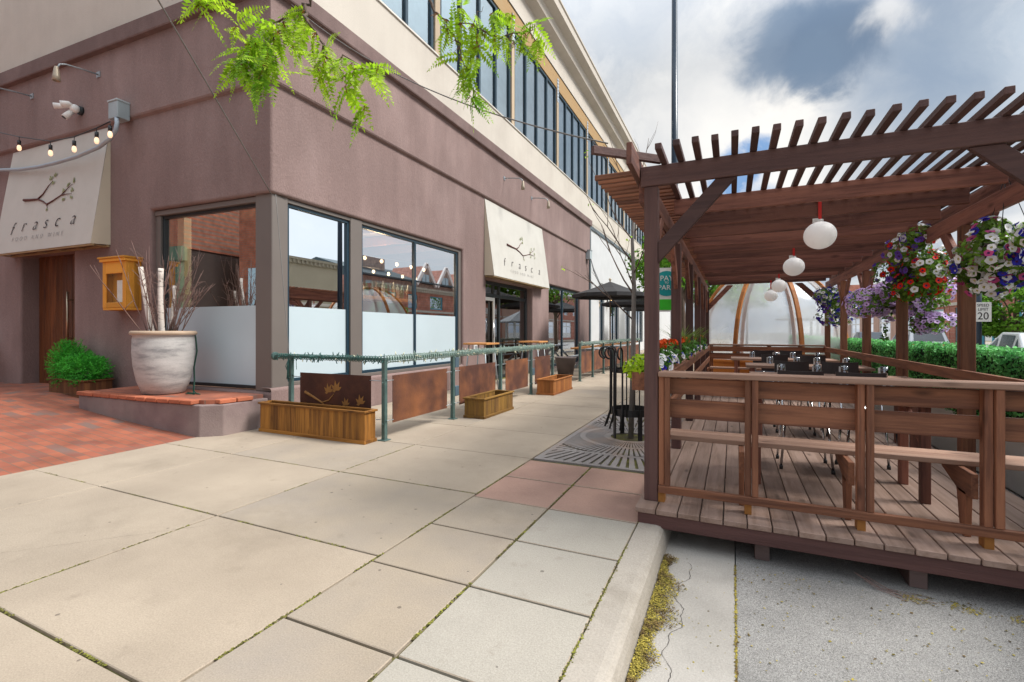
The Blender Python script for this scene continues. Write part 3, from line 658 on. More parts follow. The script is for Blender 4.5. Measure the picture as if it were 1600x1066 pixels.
# gooseneck lamps
def lamp(F, s, z, label):
    t = thing('wall_lamp', label, 'lamp', F(s, 0, z), 'gooseneck lamps on the brown wall')
    b = MB(); b.fbox(F, s-.05, s+.05, .065, .08, z-.05, z+.05); b.build('wall_plate', GALV, t)
    b = MB(); b.tube([F(s, .08, z), F(s, .34, z-.03), F(s, .54, z-.06), F(s, .62, z-.10), F(s, .66, z-.19)], .014, 8); b.build('arm', GALV, t)
    b = MB(); c = F(s, .665, z-.20); b.lathe([(.025, .04), (.035, 0), (.05, -.12), (.058, -.2), (.045, -.2), (.03, -.05)], c, 14); b.build('shade', mat('lamp_shade_brass', (.4, .34, .26), .45, metal=.4), t)
lamp(FL, 4.12, 5.98, 'gooseneck wall lamp above the white security camera')
lamp(FL, 6.3, 6.0, 'gooseneck wall lamp farther along the wall, cut by the picture edge')
lamp(FR, 7.75, 5.9, 'gooseneck wall lamp above the near end of the street side awning')
lamp(FR, 9.85, 5.85, 'gooseneck wall lamp above the far end of the street side awning')
# security camera, junction box, conduit, bulbs
t = thing('security_camera', 'white floodlight security camera on the brown wall', 'camera', FL(4.84, 0, 5.38))
b = MB(); b.tube([FL(4.64, .065, 5.42), FL(4.64, .11, 5.42)], .08, 14); b.build('mount', DARKFRAME, t)
b = MB(); b.sphere(FL(4.66, .16, 5.43), .075, 14, 8); b.tube([FL(4.7, .18, 5.38), FL(4.74, .28, 5.24)], [.045, .05], 12); b.build('camera_body', WHITE, t)
b = MB(); b.tube([FL(4.74, .28, 5.24), FL(4.742, .285, 5.232)], .035, 12); b.build('lens', BLACK, t)
for dx in (-.06, .16):
    b = MB(); b.tube([FL(4.68+dx*.4, .18, 5.47), FL(4.72+dx, .25, 5.48), FL(4.79+dx, .33, 5.46)], [.02, .045, .055], 12); b.build('floodlight', WHITE, t)
t = thing('junction_box', 'pale grey junction box on the wall by the walnut door awning', 'electric box', FL(3.35, 0, 5.15))
b = MB(); b.fbox(FL, 3.22, 3.47, .065, .26, 5.0, 5.28); b.build('case', mat('box_grey', (.34, .4, .42), .5), t, bevel=.008)
b = MB(); b.fbox(FL, 3.21, 3.48, .065, .275, 5.28, 5.31); b.build('lid', mat('box_lid', (.42, .48, .5), .5), t, bevel=.006)
b = MB(); pts = [(-9.46, 4.52, 5.03), (-9.295, 4.45, 4.873), (-9.333, 4.45, 4.752), (-9.506, 4.45, 4.642), (-9.842, 4.45, 4.557), (-10.572, 4.45, 4.505), (-11.243, 4.45, 4.502), (-11.961, 4.45, 4.523), (-12.729, 4.45, 4.584), (-13.554, 4.45, 4.689), (-15.4, 4.45, 5.007)]
b.tube(pts, .032, 8); tag(b.build('conduit', mat('conduit_grey', (.34, .40, .45), .4, .05, 4)), 'thick blue grey cable hanging from the junction box across the awning', 'cable')
t = thing('light_string', 'festoon string of clear bulbs sagging across the awning over the walnut door', 'string lights', (-10, 4, 4.4))
wp = [Vector(p) for p in [(-9.185, 4.3, 4.814), (-9.588, 4.3, 4.782), (-10.3, 4.3, 4.755), (-11.113, 4.3, 4.814), (-12.3, 4.3, 5.097), (-13.376, 4.3, 5.396), (-15.541, 4.3, 6.127)]]
b = MB(); b.tube(wp, .01, 6); b.build('wire', BLACK, t)
for p in wp[:5]:
    b = MB(); b.tube([p, p-Vector((0, 0, .09))], .006, 6); b.tube([p-Vector((0, 0, .07)), p-Vector((0, 0, .16))], .028, 10); so_ = b.build('socket', BLACK, t)
    b = MB(); b.lathe([(.0, -.27), (.022, -.26), (.034, -.23), (.032, -.19), (.02, -.16)], p, 12); b.build('bulb', mat('bulb_glow', (.9, .75, .6), .2, emit=(1, .62, .36), estr=.55), so_)
# menu box
t = thing('menu_box', 'orange pine menu case hung on the brown wall beside the walnut door', 'menu box', FL(3.34, 0, 1.75))
b = MB()
s0, s1 = 3.02, 3.66
b.fbox(FL, s0, s1, .0, .12, 1.80, 2.58); b.fbox(FL, s0, s0+.03, .03, .22, 1.80, 2.58); b.fbox(FL, s1-.03, s1, .03, .22, 1.80, 2.58); b.fbox(FL, s0, s1, 0, .24, 1.76, 1.80)
for a in ((s0, s0+.09), (s1-.09, s1)): b.fbox(FL, a[0], a[1], .22, .245, 1.80, 2.58)
b.fbox(FL, s0+.09, s1-.09, .22, .245, 1.80, 1.89); b.fbox(FL, s0+.09, s1-.09, .22, .245, 2.38, 2.58)
b.build('case', ORANGEWOOD, t, bevel=.005)
b = MB(); b.fbox(FL, s0-.03, s1+.03, 0, .28, 2.58, 2.63); b.fbox(FL, s0-.05, s1+.05, 0, .30, 2.63, 2.66); b.build('cap', ORANGEWOOD, t, bevel=.005)
b = MB(); b.fbox(FL, s0+.14, s1-.26, .16, .165, 1.9, 2.27); b.build('menu_sheet', mat('paper', (.8, .78, .72), .8), t)
b = MB(); b.poly([FL(s0+.09, .232, 1.89), FL(s1-.09, .232, 1.89), FL(s1-.09, .232, 2.38), FL(s0+.09, .232, 2.38)]); b.build('pane', CASEG, t)

# ------------------------------------------------------------------ brick capped ledge with the pot
t = thing('planter_ledge', 'low stucco ledge capped with brick under the corner window', 'ledge', (-7.7, 4.3, 0))
LP = [(-9.25, 4.70), (-9.12, 3.86), (-8.3, 3.86), (-7.4, 3.90), (-6.40, 3.99), (-6.19, 4.18), (-6.19, 4.86), (-6.4, 4.86)]
b = MB(); b.prism(LP, -.1, .42); b.build('wall', mat('ledge_stucco', (.25, .19, .175), .9, .14, 2.5, .3, 50, col2=(.20, .14, .135), c2scale=1.6), t, bevel=.015, seg=2)
b = MB(); b.prism([(-9.2, 4.7), (-9.07, 3.95), (-7.4, 3.98), (-6.43, 4.07), (-6.28, 4.2), (-6.28, 4.85)], .42, .475); b.build('paving', BRICKPAVE, t)
def capline(mb, p, q, n, w_=.12, z0=.425, z1=.482):
    p = Vector(p); q = Vector(q); d = (q-p)/n; nn = Vector((d.y, -d.x)).normalized()
    for i in range(n):
        a = p+d*(i+.03); c = p+d*(i+.97); j = R.uniform(-.004, .006)
        mb.hexa([(*(a+nn*(.03+j)), z0), (*(c+nn*(.03+j)), z0), (*(c-nn*w_), z0), (*(a-nn*w_), z0), (*(a+nn*(.03+j)), z1), (*(c+nn*(.03+j)), z1), (*(c-nn*w_), z1), (*(a-nn*w_), z1)])
for p_, q_, n_c in (((-9.12, 3.86), (-7.4, 3.90), 8), ((-7.4, 3.90), (-6.50, 3.98), 4), ((-6.25, 4.15), (-6.2, 4.62), 2)):
    b = MB(); capline(b, p_, q_, n_c); b.build('brick_cap', BRICKCAP, t, bevel=.008)
t = thing('ceramic_pot', 'large pale weathered ceramic pot on the brick capped ledge', 'pot', (-7.72, 4.30, .478))
PCX = (-7.72, 4.30, .478)
b = MB(); b.lathe([(0, 0), (.24, 0), (.27, .02), (.335, .2), (.375, .42), (.39, .62), (.385, .80), (.375, .86), (.405, .875), (.41, .91), (.395, .925), (.36, .925), (.35, .86), (.34, .80), (0, .80)], PCX, 40); b.build('body', POT, t)
b = MB(); b.lathe([(.345, .83), (.2, .86), (0, .87)], PCX, 24); b.build('soil', SOIL, t)
b = MB(); b.lathe([(.407, .872), (.418, .89), (.414, .915), (.396, .93), (.37, .93), (.365, .915)], PCX, 40); b.build('rim', mat('pot_rim', (.42, .31, .22), .6, .15, 6), t)
def log(p, q, r, label):
    b = MB(); n = 10; pts = []; rs = []
    for i in range(n+1):
        k = i/n; pts.append(Vector(p).lerp(Vector(q), k)+Vector((.012*math.sin(k*9+r*99), .012*math.cos(k*7), 0))); rs.append(r*(1-.12*k)*R.uniform(.93, 1.07))
    b.tube(pts, rs, 10); tag(b.build('birch_log', BIRCH), label, 'log', 'birch logs standing in the pot')
log((-7.82, 4.2, 1.3), (-8.0, 4.12, 2.36), .036, 'white birch log leaning outwards, tallest of those in the pot')
log((-7.60, 4.2, 1.3), (-7.50, 4.12, 2.31), .038, 'thick white birch log standing nearest the window in the pot')
log((-7.72, 4.4, 1.3), (-7.74, 4.45, 2.1), .026, 'short birch log half hidden among the twigs in the pot')
b = MB()
for i in range(36):
    a = R.uniform(0, 6.28); r0 = R.uniform(0, .22); l_ = R.uniform(.8, 1.45); sp = R.uniform(.05, .55)
    p = Vector((PCX[0]+r0*math.cos(a), PCX[1]+r0*math.sin(a), 1.3)); d = Vector((math.cos(a)*sp+.12, math.sin(a)*sp*.8-.05, 1)).normalized()
    pts = [p]
    for j in range(5):
        d = (d+Vector((R.gauss(0, .09), R.gauss(0, .09), R.gauss(0, .04)))).normalized(); pts.append(pts[-1]+d*l_/5)
    b.tube(pts, [.008, .0075, .007, .006, .0045, .0025], 4)
    for j in (2, 3, 4):
        for q in range(R.choice((1, 2))):
            dd = (d+Vector((R.gauss(0, .5), R.gauss(0, .5), R.gauss(.1, .3)))).normalized(); e = pts[j]+dd*R.uniform(.12, .25)
            b.tube([pts[j], (pts[j]+e)/2+Vector((0, 0, .01)), e], [.0045, .0035, .002], 4)
tag(b.build('twig_bundle', TWIG), 'spray of bare brown twigs rising out of the pale pot', 'twigs')
b = MB()
for ox in (0, .02):
    b.tube([(-7.56+ox, 4.5, 1.38), (-7.50+ox, 4.60, 1.40), (-7.47+ox, 4.60, 1.3), (-7.44+ox, 4.60, 1.1), (-7.48+ox, 4.58, .85), (-7.42+ox, 4.55, .66), (-7.36+ox, 4.5, .50), (-7.2+ox, 4.42+ox, .489), (-7.0, 4.38, .49)], .006, 6)
b.tube([(-7.3, 4.36, .49), (-7.2, 4.32, .495), (-7.08, 4.35, .49), (-7.16, 4.4, .495), (-7.28, 4.37, .50)], .009, 6)
tag(b.build('extension_cord', mat('green_cord', (.01, .06, .04), .5)), 'dark green cord hanging down the pale pot onto the ledge', 'cord')

# ------------------------------------------------------------------ leaf helpers
def leafquads(V, F, c, n, spread, size, up=.3, shell=.0):
    for i in range(n):
        d = Vector((R.gauss(0, 1), R.gauss(0, 1), R.gauss(0, 1))).normalized(); k = (R.uniform(shell**3, 1))**(1/3)
        p = Vector((c[0]+d.x*spread[0]*k, c[1]+d.y*spread[1]*k, c[2]+d.z*spread[2]*k))
        nrm = (d+Vector((R.gauss(0, .6), R.gauss(0, .6), R.gauss(up, .6)))).normalized()
        x = nrm.orthogonal().normalized(); a = R.uniform(0, 6.28); y = nrm.cross(x); x, y = x*math.cos(a)+y*math.sin(a), y*math.cos(a)-x*math.sin(a)
        s = size*R.uniform(.6, 1.25); b = len(V)
        V.extend([tuple(p-x*s), tuple(p+y*s*.5), tuple(p+x*s), tuple(p-y*s*.5)]); F.append((b, b+1, b+2, b+3))
def trough(x0, x1, y0, y1, z0, h, label, mats, group='wooden troughs', axis='X', slats=.085):
    t = thing('planter_trough', label, 'planter', ((x0+x1)/2, (y0+y1)/2, z0), group)
    b = MB(); n = max(2, round((x1-x0)/slats)); d = (x1-x0-.02)/n
    for yy, ss in ((y0+.012, 1), (y1-.024, 1)):
        for i in range(n): b.box(x0+.01+d*i+.001, x0+.01+d*(i+1)-.001, yy, yy+.012, z0+.03, z0+h-.02)
    n = max(2, round((y1-y0)/slats)); d = (y1-y0-.05)/n
    for xx in (x0+.012, x1-.024):
        for i in range(n): b.box(xx, xx+.012, y0+.025+d*i+.001, y0+.025+d*(i+1)-.001, z0+.03, z0+h-.02)
    b.build('side_panel', mats['Z'], t)
    b = MB()
    for zz, hh, e in ((z0, .045, .004), (z0+h-.025, .025, .012)):
        b.box(x0-e, x1+e, y0-e, y0+.03, zz, zz+hh); b.box(x0-e, x1+e, y1-.03, y1+e, zz, zz+hh)
        b.box(x0-e, x0+.03, y0+.03, y1-.03, zz, zz+hh); b.box(x1-.03, x1+e, y0+.03, y1-.03, zz, zz+hh)
    b.build('frame', mats['X' if x1-x0 > y1-y0 else 'Y'], t, bevel=.003)
    b = MB(); b.box(x0+.025, x1-.025, y0+.025, y1-.025, z0+.02, z0+h-.14); b.build('soil', SOIL, t)
    return t
trough(-6.02, -4.12, 4.58, 4.80, 0, .41, 'long honey brown wooden trough, empty, against the railing corner', CEDAR)
trough(-3.96, -3.58, 6.70, 7.82, 0, .33, 'weathered olive brown empty trough between the second and third rust panels', CEDAR_OLD)
trough(-3.94, -3.53, 9.82, 11.15, 0, .34, 'reddish brown empty trough at the far end of the first railing', {a: wood('red_trough_'+a, (.40, .155, .04), (.25, .085, .025), a, sc_=.8, island=.25) for a in 'XYZ'})
gz = rampz(-10.2)
trough(-10.9, -9.72, 4.18, 4.60, gz-.02, .29, 'dark wooden trough holding green shrubs by the walnut door', {a: wood('dark_trough_'+a, (.17, .07, .025), (.09, .035, .015), a, sc_=.8, island=.2) for a in 'XYZ'})
def shrub(c, rx, rz, label, n):
    t = thing('evergreen_shrub', label, 'shrub', c, 'bright shrubs in the dark trough'); V = []; F = []
    for i in range(n):
        d = Vector((R.gauss(0, 1), R.gauss(0, .8), R.gauss(.2, 1))).normalized(); k = R.uniform(.35, 1)
        p = Vector((c[0]+d.x*rx*k, c[1]+d.y*.26*k, c[2]+.25+d.z*rz*k))
        dd = (d+Vector((0, -.1, .45))).normalized()
        for q in range(9):     # a sprig of needles
            o = p+dd*.012*q; e = (dd*.7+Vector((R.gauss(0, .7), R.gauss(0, .7), R.gauss(0, .7)))).normalized()*R.uniform(.03, .05); s = e.cross(Vector((R.gauss(0, 1), R.gauss(0, 1), R.gauss(0, 1)))).normalized()*.006
            b = len(V); V.extend([tuple(o-s), tuple(o+s), tuple(o+e)]); F.append((b, b+1, b+2))
    rawmesh('foliage', V, F, SHRUB, t)
    b = MB(); b.tube([(c[0], c[1], c[2]-.1), (c[0]+.02, c[1], c[2]+.3)], [.02, .01], 6)
    for a in range(6): b.tube([(c[0], c[1], c[2]), (c[0]+rx*.6*math.cos(a), c[1]+.12*math.sin(a), c[2]+.3)], [.01, .004], 5)
    b.build('stem', BARK, t)
shrub((-10.62, 4.38, gz+.22), .26, .42, 'bright green upright shrub at the door end of the dark trough', 900)
shrub((-10.08, 4.36, gz+.16), .44, .24, 'bright green spreading shrub at the pot end of the dark trough', 1100)

# ------------------------------------------------------------------ patio railing with rust panels
t = thing('patio_railing', 'green steel railing with hanging rust panels round the restaurant patio', 'railing', (-4.06, 7.5, 0))
RX = -4.06
posts = [(RX, 4.88), (RX, 6.53), (RX, 8.26), (RX, 9.8), (RX, 11.2)]
for (x, y) in posts+[(-5.74, 4.88)]:
    b = MB(); b.box(x-.028, x+.028, y-.028, y+.028, 0, 1.02); b.box(x-.06, x+.06, y-.06, y+.06, .0, .012)
    for q in (.25, .78):
        b.tube([(x+.028, y, q), (x+.045, y, q)], .012, 8); b.tube([(x, y-.028, q-.04), (x, y-.045, q-.04)], .012, 8)
    b.build('post', RAILGREEN, t, bevel=.004)
b = MB(); b.box(-6.06, RX-.03, 4.855, 4.905, 1.02, 1.06); b.box(RX-.03, RX+.03, 4.855, 11.23, 1.02, 1.062); b.tube([(-6.09, 4.88, 1.04), (-6.05, 4.88, 1.04)], .06, 12); b.build('handrail', RAILGREEN, t, bevel=.004)
def panel(p, q, z0, z1, m, emblem):
    p = Vector((*p, 0)); q = Vector((*q, 0)); d = (q-p).normalized(); n = Vector((d.y, -d.x, 0))
    b = MB(); b.hexa([p-n*.003+Vector((0, 0, z0)), q-n*.003+Vector((0, 0, z0)), q+n*.003+Vector((0, 0, z0)), p+n*.003+Vector((0, 0, z0)), p-n*.003+Vector((0, 0, z1)), q-n*.003+Vector((0, 0, z1)), q+n*.003+Vector((0, 0, z1)), p+n*.003+Vector((0, 0, z1))])
    po = b.build('rust_panel', m, t)
    for z in (z0+.04, z1-.06):
        b = MB(); b.tube([p-d*.16+Vector((0, 0, z)), p+d*.02+Vector((0, 0, z))], .006, 6); b.build('tie_rod', GALV, po)
        b = MB(); b.tube([q-d*.02+Vector((0, 0, z)), q+d*.16+Vector((0, 0, z))], .006, 6); b.build('tie_rod', GALV, po)
    if emblem:
        L_ = (q-p).length; H = z1-z0
        if n.y > 0: n = -n
        b = MB(); T = lambda a, c: p+d*(a*L_)+n*.006+Vector((0, 0, z0+c*H))
        b.tube([T(.08, .55), T(.2, .45), T(.33, .33), T(.43, .40), T(.5, .55)], [.022, .017, .012, .009, .004], 6); b.tube([T(.33, .33), T(.4, .22)], [.01, .004], 6); b.build('cut_branch', RUSTLEAF, po)
        for cx, cy, r in ((.42, .66, .1), (.53, .72, .11), (.66, .38, .085), (.86, .45, .1)):
            c = T(cx, cy); b = MB()
            for a, k in ((.5, .8), (1.1, 1.0), (1.7, 1.0), (2.4, .8), (3.3, .5)):
                u2 = d*math.cos(a)+Vector((0, 0, math.sin(a))); v2 = -d*math.sin(a)+Vector((0, 0, math.cos(a))); o_ = c-Vector((0, 0, r*.5))+n*R.uniform(0, .002)
                b.poly([o_, o_+u2*r*k*.6+v2*r*.22, o_+u2*r*k*1.3, o_+u2*r*k*.6-v2*r*.22])
            b.build('cut_leaf', RUSTLEAF, po)
panel((-5.56, 4.88), (-4.28, 4.88), .22, .82, CORTEN_DK, True)
for y0, y1 in ((5.04, 6.36), (6.73, 8.04), (8.49, 9.62), (10.03, 11.02)): panel((RX, y0), (RX, y1), .2, .82, CORTEN, False)
for y, zz in ((6.53, .82), (6.53, .36), (9.8, .42)):
    b = MB(); b.box(RX-.03, RX+.03, y+.035, y+.15, zz, zz+.16); b.build('cable_box', mat('cable_box_blue_%d' % int(zz*100+y), (.07, .11, .14), .5, .1, 6), t, bevel=.006)
def coil(pts, n, r, label, name='string_lights'):
    b = MB(); p = Vector(pts[0]); q = Vector(pts[1]); d = (q-p).normalized(); x = d.cross(Vector((0, 0, 1))).normalized(); pp = []
    for i in range(n*8+1):
        k = i/(n*8); a = i*2*math.pi/8; rr = r*R.uniform(.95, 1.12); pp.append(p.lerp(q, k)+x*rr*math.cos(a)+Vector((0, 0, rr*math.sin(a))))
    b.tube(pp, .0062, 4)
    for i in range(n*2):
        c = p.lerp(q, R.random()); a = R.uniform(0, 6.28); e = (x*math.cos(a)+Vector((0, 0, math.sin(a)))); b.tube([c+e*r, c+e*(r+R.uniform(.02, .05))+d*R.uniform(-.015, .015)], [.008, .005], 5, mi=1 if R.random() < .3 else 0)
    return b
mcord = mat('string_cord', (.02, .09, .075), .5, .1, 9); mcord2 = mat('string_cord_pale', (.30, .40, .34), .5, .15, 9); mbulb = mat('string_bulb', (.72, .70, .5), .4)
b = coil([(-6.0, 4.88, 1.04), (RX, 4.88, 1.04)], 42, .036, ''); o1 = b.build('string_lights', [mcord, mbulb]); tag(o1, 'green cord of small bulbs wound round the short end rail by the building', 'string lights', 'bulb cords wound on the railings')
b = coil([(RX, 4.9, 1.04), (RX, 11.2, 1.04)], 120, .047, ''); o2 = b.build('string_lights', [mcord2, mbulb]); tag(o2, 'pale green cord of small bulbs wound along the long rail beside the sidewalk', 'string lights', 'bulb cords wound on the railings')
b = MB()
for k in range(3): b.tube([(-5.76, 4.85, 1.0), (-5.78+.03*k, 4.82, .9), (-5.72, 4.82, .8-.05*k), (-5.78, 4.84, .72), (-5.74, 4.83, .99)], .006, 5)
b.tube([(-5.74, 4.83, .99), (-5.66, 4.85, .985), (-5.62, 4.86, 1.0), (-5.61, 4.86, .86)], .004, 5)
tag(b.build('cable_bundle', mcord), 'bundle of dark green cord looped over the railing post by the building', 'cord')
# second railing further on
t2 = thing('far_railing', 'second green railing with rust panels and wooden shelf farther along the sidewalk', 'railing', (-3.88, 16, 0))
for k in range(8):
    y = 12.95+1.35*k; b = MB(); b.box(-3.91, -3.85, y-.03, y+.03, 0, 1.02); b.box(-3.94, -3.82, y-.06, y+.06, 0, .012); b.build('post', RAILGREEN, t2, bevel=.004)
    if k < 7:
        b = MB(); b.box(-3.883, -3.877, y+.13, y+1.2, .2, .82); b.build('rust_panel', CORTEN, t2)
b = MB(); b.box(-3.91, -3.85, 12.92, 22.5, 1.02, 1.06); b.build('handrail', RAILGREEN, t2)
b = MB(); b.box(-4.16, -3.93, 12.95, 22.4, .90, .94); b.build('drink_shelf', wood('shelf_wood', (.5, .22, .06), (.36, .14, .04), 'Y'), t2, bevel=.004)
b = coil([(-3.88, 12.95, 1.05), (-3.88, 22.4, 1.05)], 110, .045, ''); tag(b.build('string_lights', [mcord2, mbulb]), 'pale cord of small bulbs on the second railing farther along', 'string lights', 'bulb cords wound on the railings')
# tables behind the railing and at the far left
def highstool(x, y, label):
    t = thing('bistro_table', label, 'table', (x, y, 0), 'small tables on the patio')
    b = MB(); b.box(x-.3, x+.3, y-.32, y+.32, 1.1, 1.14); b.build('tabletop', wood('bistro_top', (.5, .24, .08), (.38, .16, .05), 'Y'), t, bevel=.006)
    for dx, dy in ((-.25, -.25), (.25, -.25), (-.25, .25), (.25, .25)):
        b = MB(); b.tube([(x+dx*1.2, y+dy*1.1, 0), (x+dx*.8, y+dy*.9, 1.1)], .015, 6); b.build('leg', GALV, t)
highstool(-5.2, 9.6, 'small wooden high table near the glass entrance')
highstool(-4.9, 12.0, 'small wooden high table past the glass entrance')
t = thing('patio_table', 'pale round outdoor table, only its edge in the picture', 'table', (-14.2, 4.0, .34))
b = MB(); b.lathe([(0, .78), (.5, .78), (.51, .80), (.5, .815), (0, .815)], (-14.2, 4.0, .34), 30); b.build('tabletop', WHITE, t)
b = MB(); b.tube([(-14.2, 4.0, .34), (-14.2, 4.0, 1.12)], .03, 10); b.lathe([(0, 0), (.25, 0), (.24, .03), (0, .04)], (-14.2, 4.0, .34), 20); b.build('pedestal', BLACK, t)
t = thing('bucket_planter', 'grey brown tapered bucket planter at the end of the first railing', 'planter', (-4.85, 14.6, 0))
b = MB(); b.lathe([(0, 0), (.24, 0), (.33, .52), (.35, .55), (.35, .58), (.32, .58), (.3, .5), (0, .48)], (-4.85, 14.6, 0), 24); b.build('body', mat('bucket', (.11, .085, .08), .6, .1, 5), t)
# bar inside the corner windows
t = thing('back_bar', 'wooden back bar shelf seen through the corner window', 'shelf', (-7.0, 8.3, 0))
b = MB(); b.box(-7.05, -6.65, 6.9, 9.15, 2.05, 2.13); b.build('shelf', wood('bar_wood', (.62, .33, .09), (.5, .24, .06), 'Y'), t, bevel=.004)
b = MB(); b.box(-6.72, -6.65, 9.05, 9.13, 1.0, 2.05); b.build('upright', wood('bar_wood2', (.62, .33, .09), (.5, .24, .06), 'Z'), t)
b = MB(); b.box(-8.0, -7.2, 6.2, 10.0, 0, 1.72); b.build('counter', mat('bar_counter', (.05, .03, .02), .5), t)
bcol = [mat('bottle_'+n_, c, .12, 0, spec=.7) for n_, c in (('clear', (.7, .78, .78)), ('green', (.06, .30, .16)), ('blue', (.12, .36, .46)), ('brown', (.2, .08, .03)), ('pale', (.8, .8, .62)))]
for i in range(20):
    y = 6.98+i*.109; r = R.uniform(.032, .044); hh = R.uniform(.27, .36)
    b = MB(); b.lathe([(0, 0), (r, 0), (r, hh*.6), (r*.8, hh*.7), (.013, hh*.78), (.013, hh), (0, hh)], (-6.78+R.uniform(-.10, .04), y, 2.131), 10)
    tag(b.build('bottle', bcol[i % 5]), 'liquor bottle standing in the row on the back bar shelf', 'bottle', 'bottles on the back bar shelf')

t = thing('standin_light_string', 'two added strands of warm bulbs behind the corner window, standing in for mirrored festoon bulbs', 'string lights', (-7.0, 6.5, 2.9))  # added strands imitating festoon bulbs mirrored in the glass
FB = mat('standin_bulb', (.9, .75, .5), .3, emit=(1, .7, .4), estr=3.0)
for r_, (xx, zz) in enumerate(((-6.9, 2.92), (-7.3, 2.74))):
    b = MB(); b.tube([(xx, 5.4, zz+.12), (xx, 7.6, zz+.06), (xx, 10.2, zz+.12)], .006, 5); b.build('wire', BLACK, t)
    for k in range(9):
        b = MB(); b.sphere((xx, 5.6+k*.52+r_*.2, zz), .035, 10, 6, 1.3); b.build('bulb', FB, t)
for yy in (6.6, 8.6):      # added lamps that brighten the bar shelf behind the glass
    ld = bpy.data.lights.new('added_bar_light', 'POINT'); ld.energy = 55; ld.color = (1, .72, .45); ld.shadow_soft_size = .25
    lo_ = bpy.data.objects.new('added_bar_light', ld); COL.objects.link(lo_); lo_.parent = t; lo_.location = Vector((-7.4, yy, 2.95))-t.location
# ------------------------------------------------------------------ tree grate, guard and young tree
t = thing('tree_grate', 'square cast iron tree grate with radiating slots in the sidewalk', 'tree grate', (-1.3, 6.4, 0))
b = MB(); gx0, gx1, gy0, gy1 = -1.985, -.64, 4.875, 7.95; cxg, cyg = -1.22, 6.4
def gseg(a): 
    d = (math.cos(a), math.sin(a)); ts = []
    for dd, lo, hi, c in ((d[0], gx0, gx1, cxg), (d[1], gy0, gy1, cyg)):
        if abs(dd) > 1e-6: ts.append(((hi if dd > 0 else lo)-c)/dd)
    return min(ts)-.05
nA = 96
for k in range(nA):
    a0 = 2*math.pi*(k-.32)/nA; a1 = 2*math.pi*(k+.32)/nA; am = 2*math.pi*k/nA; e = gseg(am)
    if e < .4: continue
    pts = [.34]+[q for q in (.62, .66, 1.0, 1.03, 1.3) if q < e]+[e]
    for r0, r1 in ((.34, min(.60, e)), (.66, min(1.0, e)), (1.04, e)):
        if r1-r0 < .02: continue
        b.hexa([(cxg+r*math.cos(a), cyg+r*math.sin(a), z) for z in (-.02, .001) for r, a in ((r0, a0), (r1, a0), (r1, a1), (r0, a1))])
for r0, r1 in ((.26, .345), (.595, .665)):
    n = 60
    for k in range(n):
        a0 = 2*math.pi*k/n; a1 = 2*math.pi*(k+1)/n
        b.hexa([(cxg+r*math.cos(a), cyg+r*math.sin(a), z) for z in (-.02, .0015) for r, a in ((r0, a0), (r1, a0), (r1, a1), (r0, a1))])
for x0, x1, y0, y1 in ((gx0, gx1, gy0, gy0+.06), (gx0, gx1, gy1-.06, gy1), (gx0, gx0+.06, gy0+.06, gy1-.06), (gx1-.06, gx1, gy0+.06, gy1-.06)): b.box(x0, x1, y0, y1, -.03, .002)
for y in (5.38, 7.42): b.box(gx0+.06, gx1-.06, y-.035, y+.035, -.02, .0018)
b.build('grate_plate', IRON, t)
b = MB(); b.box(gx0, gx1, gy0, gy1, -.12, -.02); b.build('pit', SOIL, t)
TX, TY = -1.22, 6.40
t = thing('tree_guard', 'black steel tree guard with curled bike hooks round the young tree', 'tree guard', (TX, TY, 0))
def ring(b, z, h, r, n=28):
    for k in range(n):
        a0 = 2*math.pi*k/n; a1 = 2*math.pi*(k+1)/n
        b.hexa([(TX+q*math.cos(a), TY+q*math.sin(a), zz) for zz in (z, z+h) for q, a in ((r-.006, a0), (r, a0), (r, a1), (r-.006, a1))])
for z, hh in ((.86, .05), (.30, .09)):
    b = MB(); ring(b, z, hh, .25); b.build('hoop', BLACK, t)
for k in range(4):
    a = .7+k*math.pi/2; x, y = TX+.235*math.cos(a), TY+.235*math.sin(a)
    b = MB(); b.beam((x, y, 0), (x, y, .34), .06, .012, (math.cos(a), math.sin(a), 0)); b.build('leg', BLACK, t)
for k in range(10):
    a = 2*math.pi*k/10+.3; x, y = TX+.26*math.cos(a), TY+.26*math.sin(a)
    b = MB(); b.tube([(x, y, .3), (x, y, 1.0 if k % 2 else 1.12)], .009, 6); b.build('bar', BLACK, t)
for k, a in enumerate((2.6, 3.0, 3.5, 4.0, 4.5)):
    d = Vector((math.cos(a), math.sin(a), 0)); c = Vector((TX, TY, 0)); pts = [c+d*.34+Vector((0, 0, .14)), c+d*.27+Vector((0, 0, .36)), c+d*.265+Vector((0, 0, 1.10))]
    for j in range(1, 12):
        th_ = math.pi*1.5*j/11; pts.append(c+d*(.265+.075*(1-math.cos(th_)))+Vector((0, 0, 1.12+.075*math.sin(th_))))
    b = MB(); b.tube(pts, .012, 8); b.build('hook', BLACK, t)
def branchy(b, p, d, l_, r, lev, tips):
    n = 5; pts = [Vector(p)]
    for j in range(n):
        d = (d+Vector((R.gauss(0, .12), R.gauss(0, .12), R.gauss(.05, .06)))).normalized(); pts.append(pts[-1]+d*l_/n)
    b.tube(pts, [r*(1-.7*j/n) for j in range(n+1)], 6)
    tips.append(pts[-1])
    if lev > 0:
        for j in (2, 3, 4):
            dd = (d+Vector((R.gauss(0, .6), R.gauss(0, .6), .25))).normalized(); branchy(b, pts[j], dd, l_*.55, r*.45, lev-1, tips)
t = thing('young_tree', 'slender young street tree with nearly bare branches inside the guard', 'tree', (TX, TY, 0))
b = MB(); b.tube([(TX, TY, -.02), (TX+.03, TY, 1.0), (TX+.04, TY+.01, 2.0), (TX+.02, TY, 2.6), (TX+.06, TY+.02, 3.3)], [.036, .033, .028, .022, .014], 10); b.build('trunk', BARKGREY, t)
